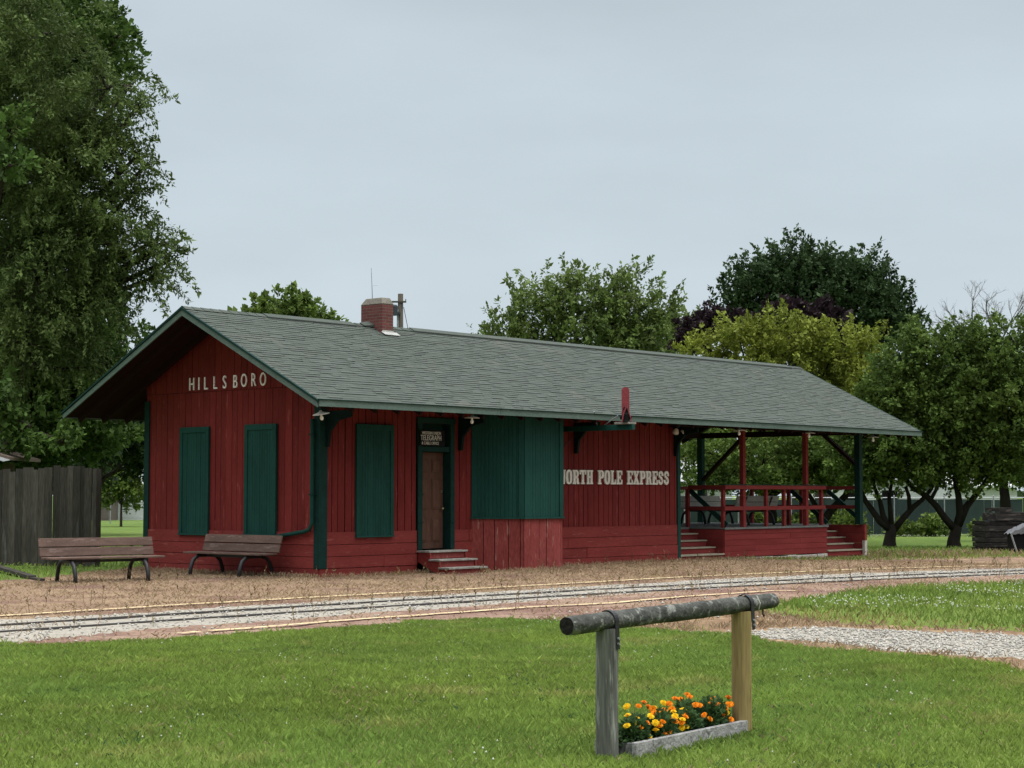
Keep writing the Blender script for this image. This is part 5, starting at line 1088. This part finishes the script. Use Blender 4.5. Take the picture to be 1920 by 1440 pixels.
# chain link fence at the left
def chain_fence(name, label, u0, d0, u1, d1, h, npost, screen=False, group=None):
    a, c = GD(u0,d0), GD(u1,d1); o = empty(name, a, label, 'fence', group); d = c-a; L_ = np.linalg.norm(d); d /= L_
    for k in range(npost):
        p = d*L_*k/(npost-1); b = MB(); b.tube([p-[0,0,.1], p+[0,0,h+.06]], .035, 8); b.lathe(p+[0,0,h+.06], [(.04,0),(.03,.04),(0,.05)], 8); b.build('post', M['galv'], o)
    b = MB(); b.tube([[0,0,h],d*L_+[0,0,h]], .026, 6); b.build('top_rail', M['galv'], o)
    n2 = np.array([-d[1],d[0],0]); b = MB(); s = 0
    if not screen:
        while s < L_:
            for sg_ in (1,-1):
                p = d*s; q = d*(s+sg_*h); q0_ = np.clip((q@d), 0, L_); f = abs((q0_-s))/h
                b.bar(p+[0,0,.03], p+(q-p)*f+[0,0,.03+(h-.05)*f], .005, .005, n2)
            s += .16
        b.build('wire_mesh', M['galv'], o)
    else:
        k = 0
        while s < L_:
            w = min(3.05, L_-s); sag = .05*rnd(); m_ = 8
            for j in range(m_):
                f0, f1 = j/m_, (j+1)/m_; z = lambda f: h-.06-sag*math.sin(PI*f)
                A_ = d*(s+w*f0); B_ = d*(s+w*f1); oo = n2*.02*math.sin(j*1.3+k)
                b.hexa([A_+oo+[0,0,.05],B_+oo+[0,0,.05],B_+oo+n2*.004+[0,0,.05],A_+oo+n2*.004+[0,0,.05],A_+oo+[0,0,z(f0)],B_+oo+[0,0,z(f1)],B_+oo+n2*.004+[0,0,z(f1)],A_+oo+n2*.004+[0,0,z(f0)]], .5)
            s += w; k += 1
        b.build('privacy_screen', M['screen'], o)
    return o
chain_fence('chain_link_fence', 'bare chain link fence across the lawn between plank fence and depot', 60, 106, 420, 112, 2.05, 6)
chain_fence('screened_fence', 'chain link fence hung with dark green privacy screen beyond the crabapples', 1180, 74, 2300, 82, 1.62, 13, True)
# houses
def house(name, label, u0, u1, dep, h, roof_h, wallm, roofm, depth=7.0, wins=(), over=.4, group=None):
    a, c = GD(u0,dep), GD(u1,dep); o = empty(name, a, label, 'house', group, rz=math.atan2((c-a)[1],(c-a)[0])); L_ = float(np.linalg.norm((c-a)[:2]))
    b = MB(); b.box(0,L_,0,depth,-.2,h); b.poly([(0,0,h),(0,depth,h),(0,depth/2,h+roof_h)][::-1]); b.poly([(L_,0,h),(L_,depth,h),(L_,depth/2,h+roof_h)])
    z = .25
    while z < h: b.box(.0,L_,-.018,-.003,z-.10,z+.09,rv(.4,.6)); z += .2
    b.build('wall', M[wallm], o)
    b = MB(); t = .12
    for y0, y1 in ((-over,depth/2),(depth+over,depth/2)):
        z0 = h-roof_h*over/(depth/2)
        P = [(-over,y0,z0+.02),(L_+over,y0,z0+.02),(L_+over,y1,h+roof_h+.02),(-over,y1,h+roof_h+.02)]; b.hexa(P+[(x,y,z+t) for x,y,z in P])
    b.build('roof', M[roofm], o)
    for x, w, z0, z1 in wins:
        b = MB(); b.box(x-.08,x+w+.08,-.06,-.02,z0-.08,z1+.08); wo = b.build('window', M['siding'], o); b = MB(); b.box(x,x+w,-.068,-.061,z0,z1); b.build('pane', M['dark'], wo)
    return o
house('white_house', 'long white sided house low behind the green screened fence at the right', 1545, 1735, 104, 2.6, .9, 'siding', 'greyroof', wins=((1.2,1.0,.9,2.0),(3.3,.9,.9,2.0)))
house('white_outbuilding', 'plain white building with pale roof at the far right behind the fence', 1790, 1905, 98, 2.2, .9, 'siding', 'siding')
house('pale_garage', 'pale grey roofed building glimpsed through the deck beside the depot wall', 1180, 1372, 92, 2.4, 1.1, 'siding', 'greyroof')
house('bluewhite_house', 'bluish white building end glimpsed between fence and depot at the left', 206, 300, 125, 2.3, .5, 'siding', 'greyroof')
house('brown_cabin', 'dark brown low building behind the chain link fence left of the white one', 150, 205, 122, 2.3, .6, 'brownwall', 'brownroof')
# utility pole beyond the depot
pb = GD(750,82); up_ = empty('utility_pole', pb, 'wooden utility pole with a short crossarm rising behind the brick chimney', 'utility pole', rz=math.atan2(RT[1],RT[0]))
tz = float(D(750,543,82)[2]); sc_ = 82/F
b = MB(); b.tube([(0,0,-.3),(0,0,tz*.6),(0,0,tz)], [.17,.15,.125], 10); b.build('pole', M['polewood'], up_, smooth=True)
b = MB(); b.box(-28*sc_,11*sc_,-.16,-.06,tz-17*sc_,tz-14*sc_); b.build('crossarm', M['polewood'], up_)
b = MB(); b.lathe((-11*sc_,-.30,tz-42*sc_), [(0,-.02),(.16,0),(.16,.42),(.12,.48),(0,.5)], 12); b.box(-11*sc_,0,-.26,-.1,tz-40*sc_,tz-36*sc_); b.build('transformer', M['darkmetal'], up_)
b = MB(); b.tube([(10*sc_,-.1,tz-14*sc_),(10*sc_,-.1,tz-10*sc_)], .03, 6); b.tube([(-5*sc_,-.1,tz-30*sc_),(-4.5*sc_,-.1,tz*.3)], .045, 6); b.build('conduit', M['galv'], up_)
b = MB(); b.tube([(6*sc_,0,tz-25*sc_),(16*sc_,0,tz-75*sc_)], .014, 5); b.tube([(-12*sc_,-.1,tz-36*sc_),(-70*sc_,-.2,tz-55*sc_),(-140*sc_,-.3,tz-85*sc_)], .016, 5); b.tube([(-26*sc_,-.1,tz-17*sc_),(-16*sc_,-.28,tz-32*sc_)], .012, 5); b.build('wire', M['black'], up_)
# timber stack and covered cart at the right edge
tb = G(1848,1036); tr = empty('timber_stack', tb, 'stepped stack of black creosoted timbers at the right edge of the platform', 'timber stack', rz=math.atan2(RT[1],RT[0])+.12)
ts = 1/66.5
b = MB()
for k, (x0, x1, z0, z1) in enumerate([(0,95,0,10),(0,95,10.5,20),(0,95,20.5,30.5),(0,95,31,42),(0,95,42.5,55),(0,95,55.5,64),(22,110,64.5,80),(28,110,80.5,82),(29,60,82.5,91)]):
    b.box(x0*ts+.02*rnd(), x1*ts, .0+.03*rnd(), 1.1, z0*ts, z1*ts-.012, rv(.1,.9))
    if z1 < 66: b.box(x0*ts-.03, x0*ts+.09, -.12, -.005, z0*ts, z1*ts-.02, rv())
b.box(.06,94*ts,.12,1.0,.0,62*ts,.0); b.build('timbers', M['tie'], tr, bevel=.012)
gr = G(1912,1039); cg = empty('covered_cart', gr, 'low black cart under a grey tarpaulin in front of the timber stack', 'cart', rz=math.atan2(RT[1],RT[0]))
b = MB(); b.box(-.18,.9,.05,.65,.02,.62); b.build('body', M['blackflat'], cg)
b = MB()
for i in range(9):
    for j in range(7):
        def z_(i,j): x = i/9; return .60+.36*math.sin(min(1,x*1.5)*PI/2)*(1-.25*abs(j/7-.5))+.03*math.sin(i*2.1+j*1.7)
        def P_(i,j): return (-.27+i*.14, -.03+j*.105, z_(i,j))
        b.poly([P_(i,j),P_(i+1,j),P_(i+1,j+1),P_(i,j+1)])
for i in range(9): b.poly([(-.27+i*.14,-.035,.58),(-.27+(i+1)*.14,-.035,.58+.04*math.sin(i)),P_(i+1,0),P_(i,0)])
b.build('tarpaulin', M['tarp'], cg)
b = MB(); b.tube([(-.25,-.03,.58),(-.08,-.06,.0)], .028, 6); b.build('handle', M['galv'], cg)
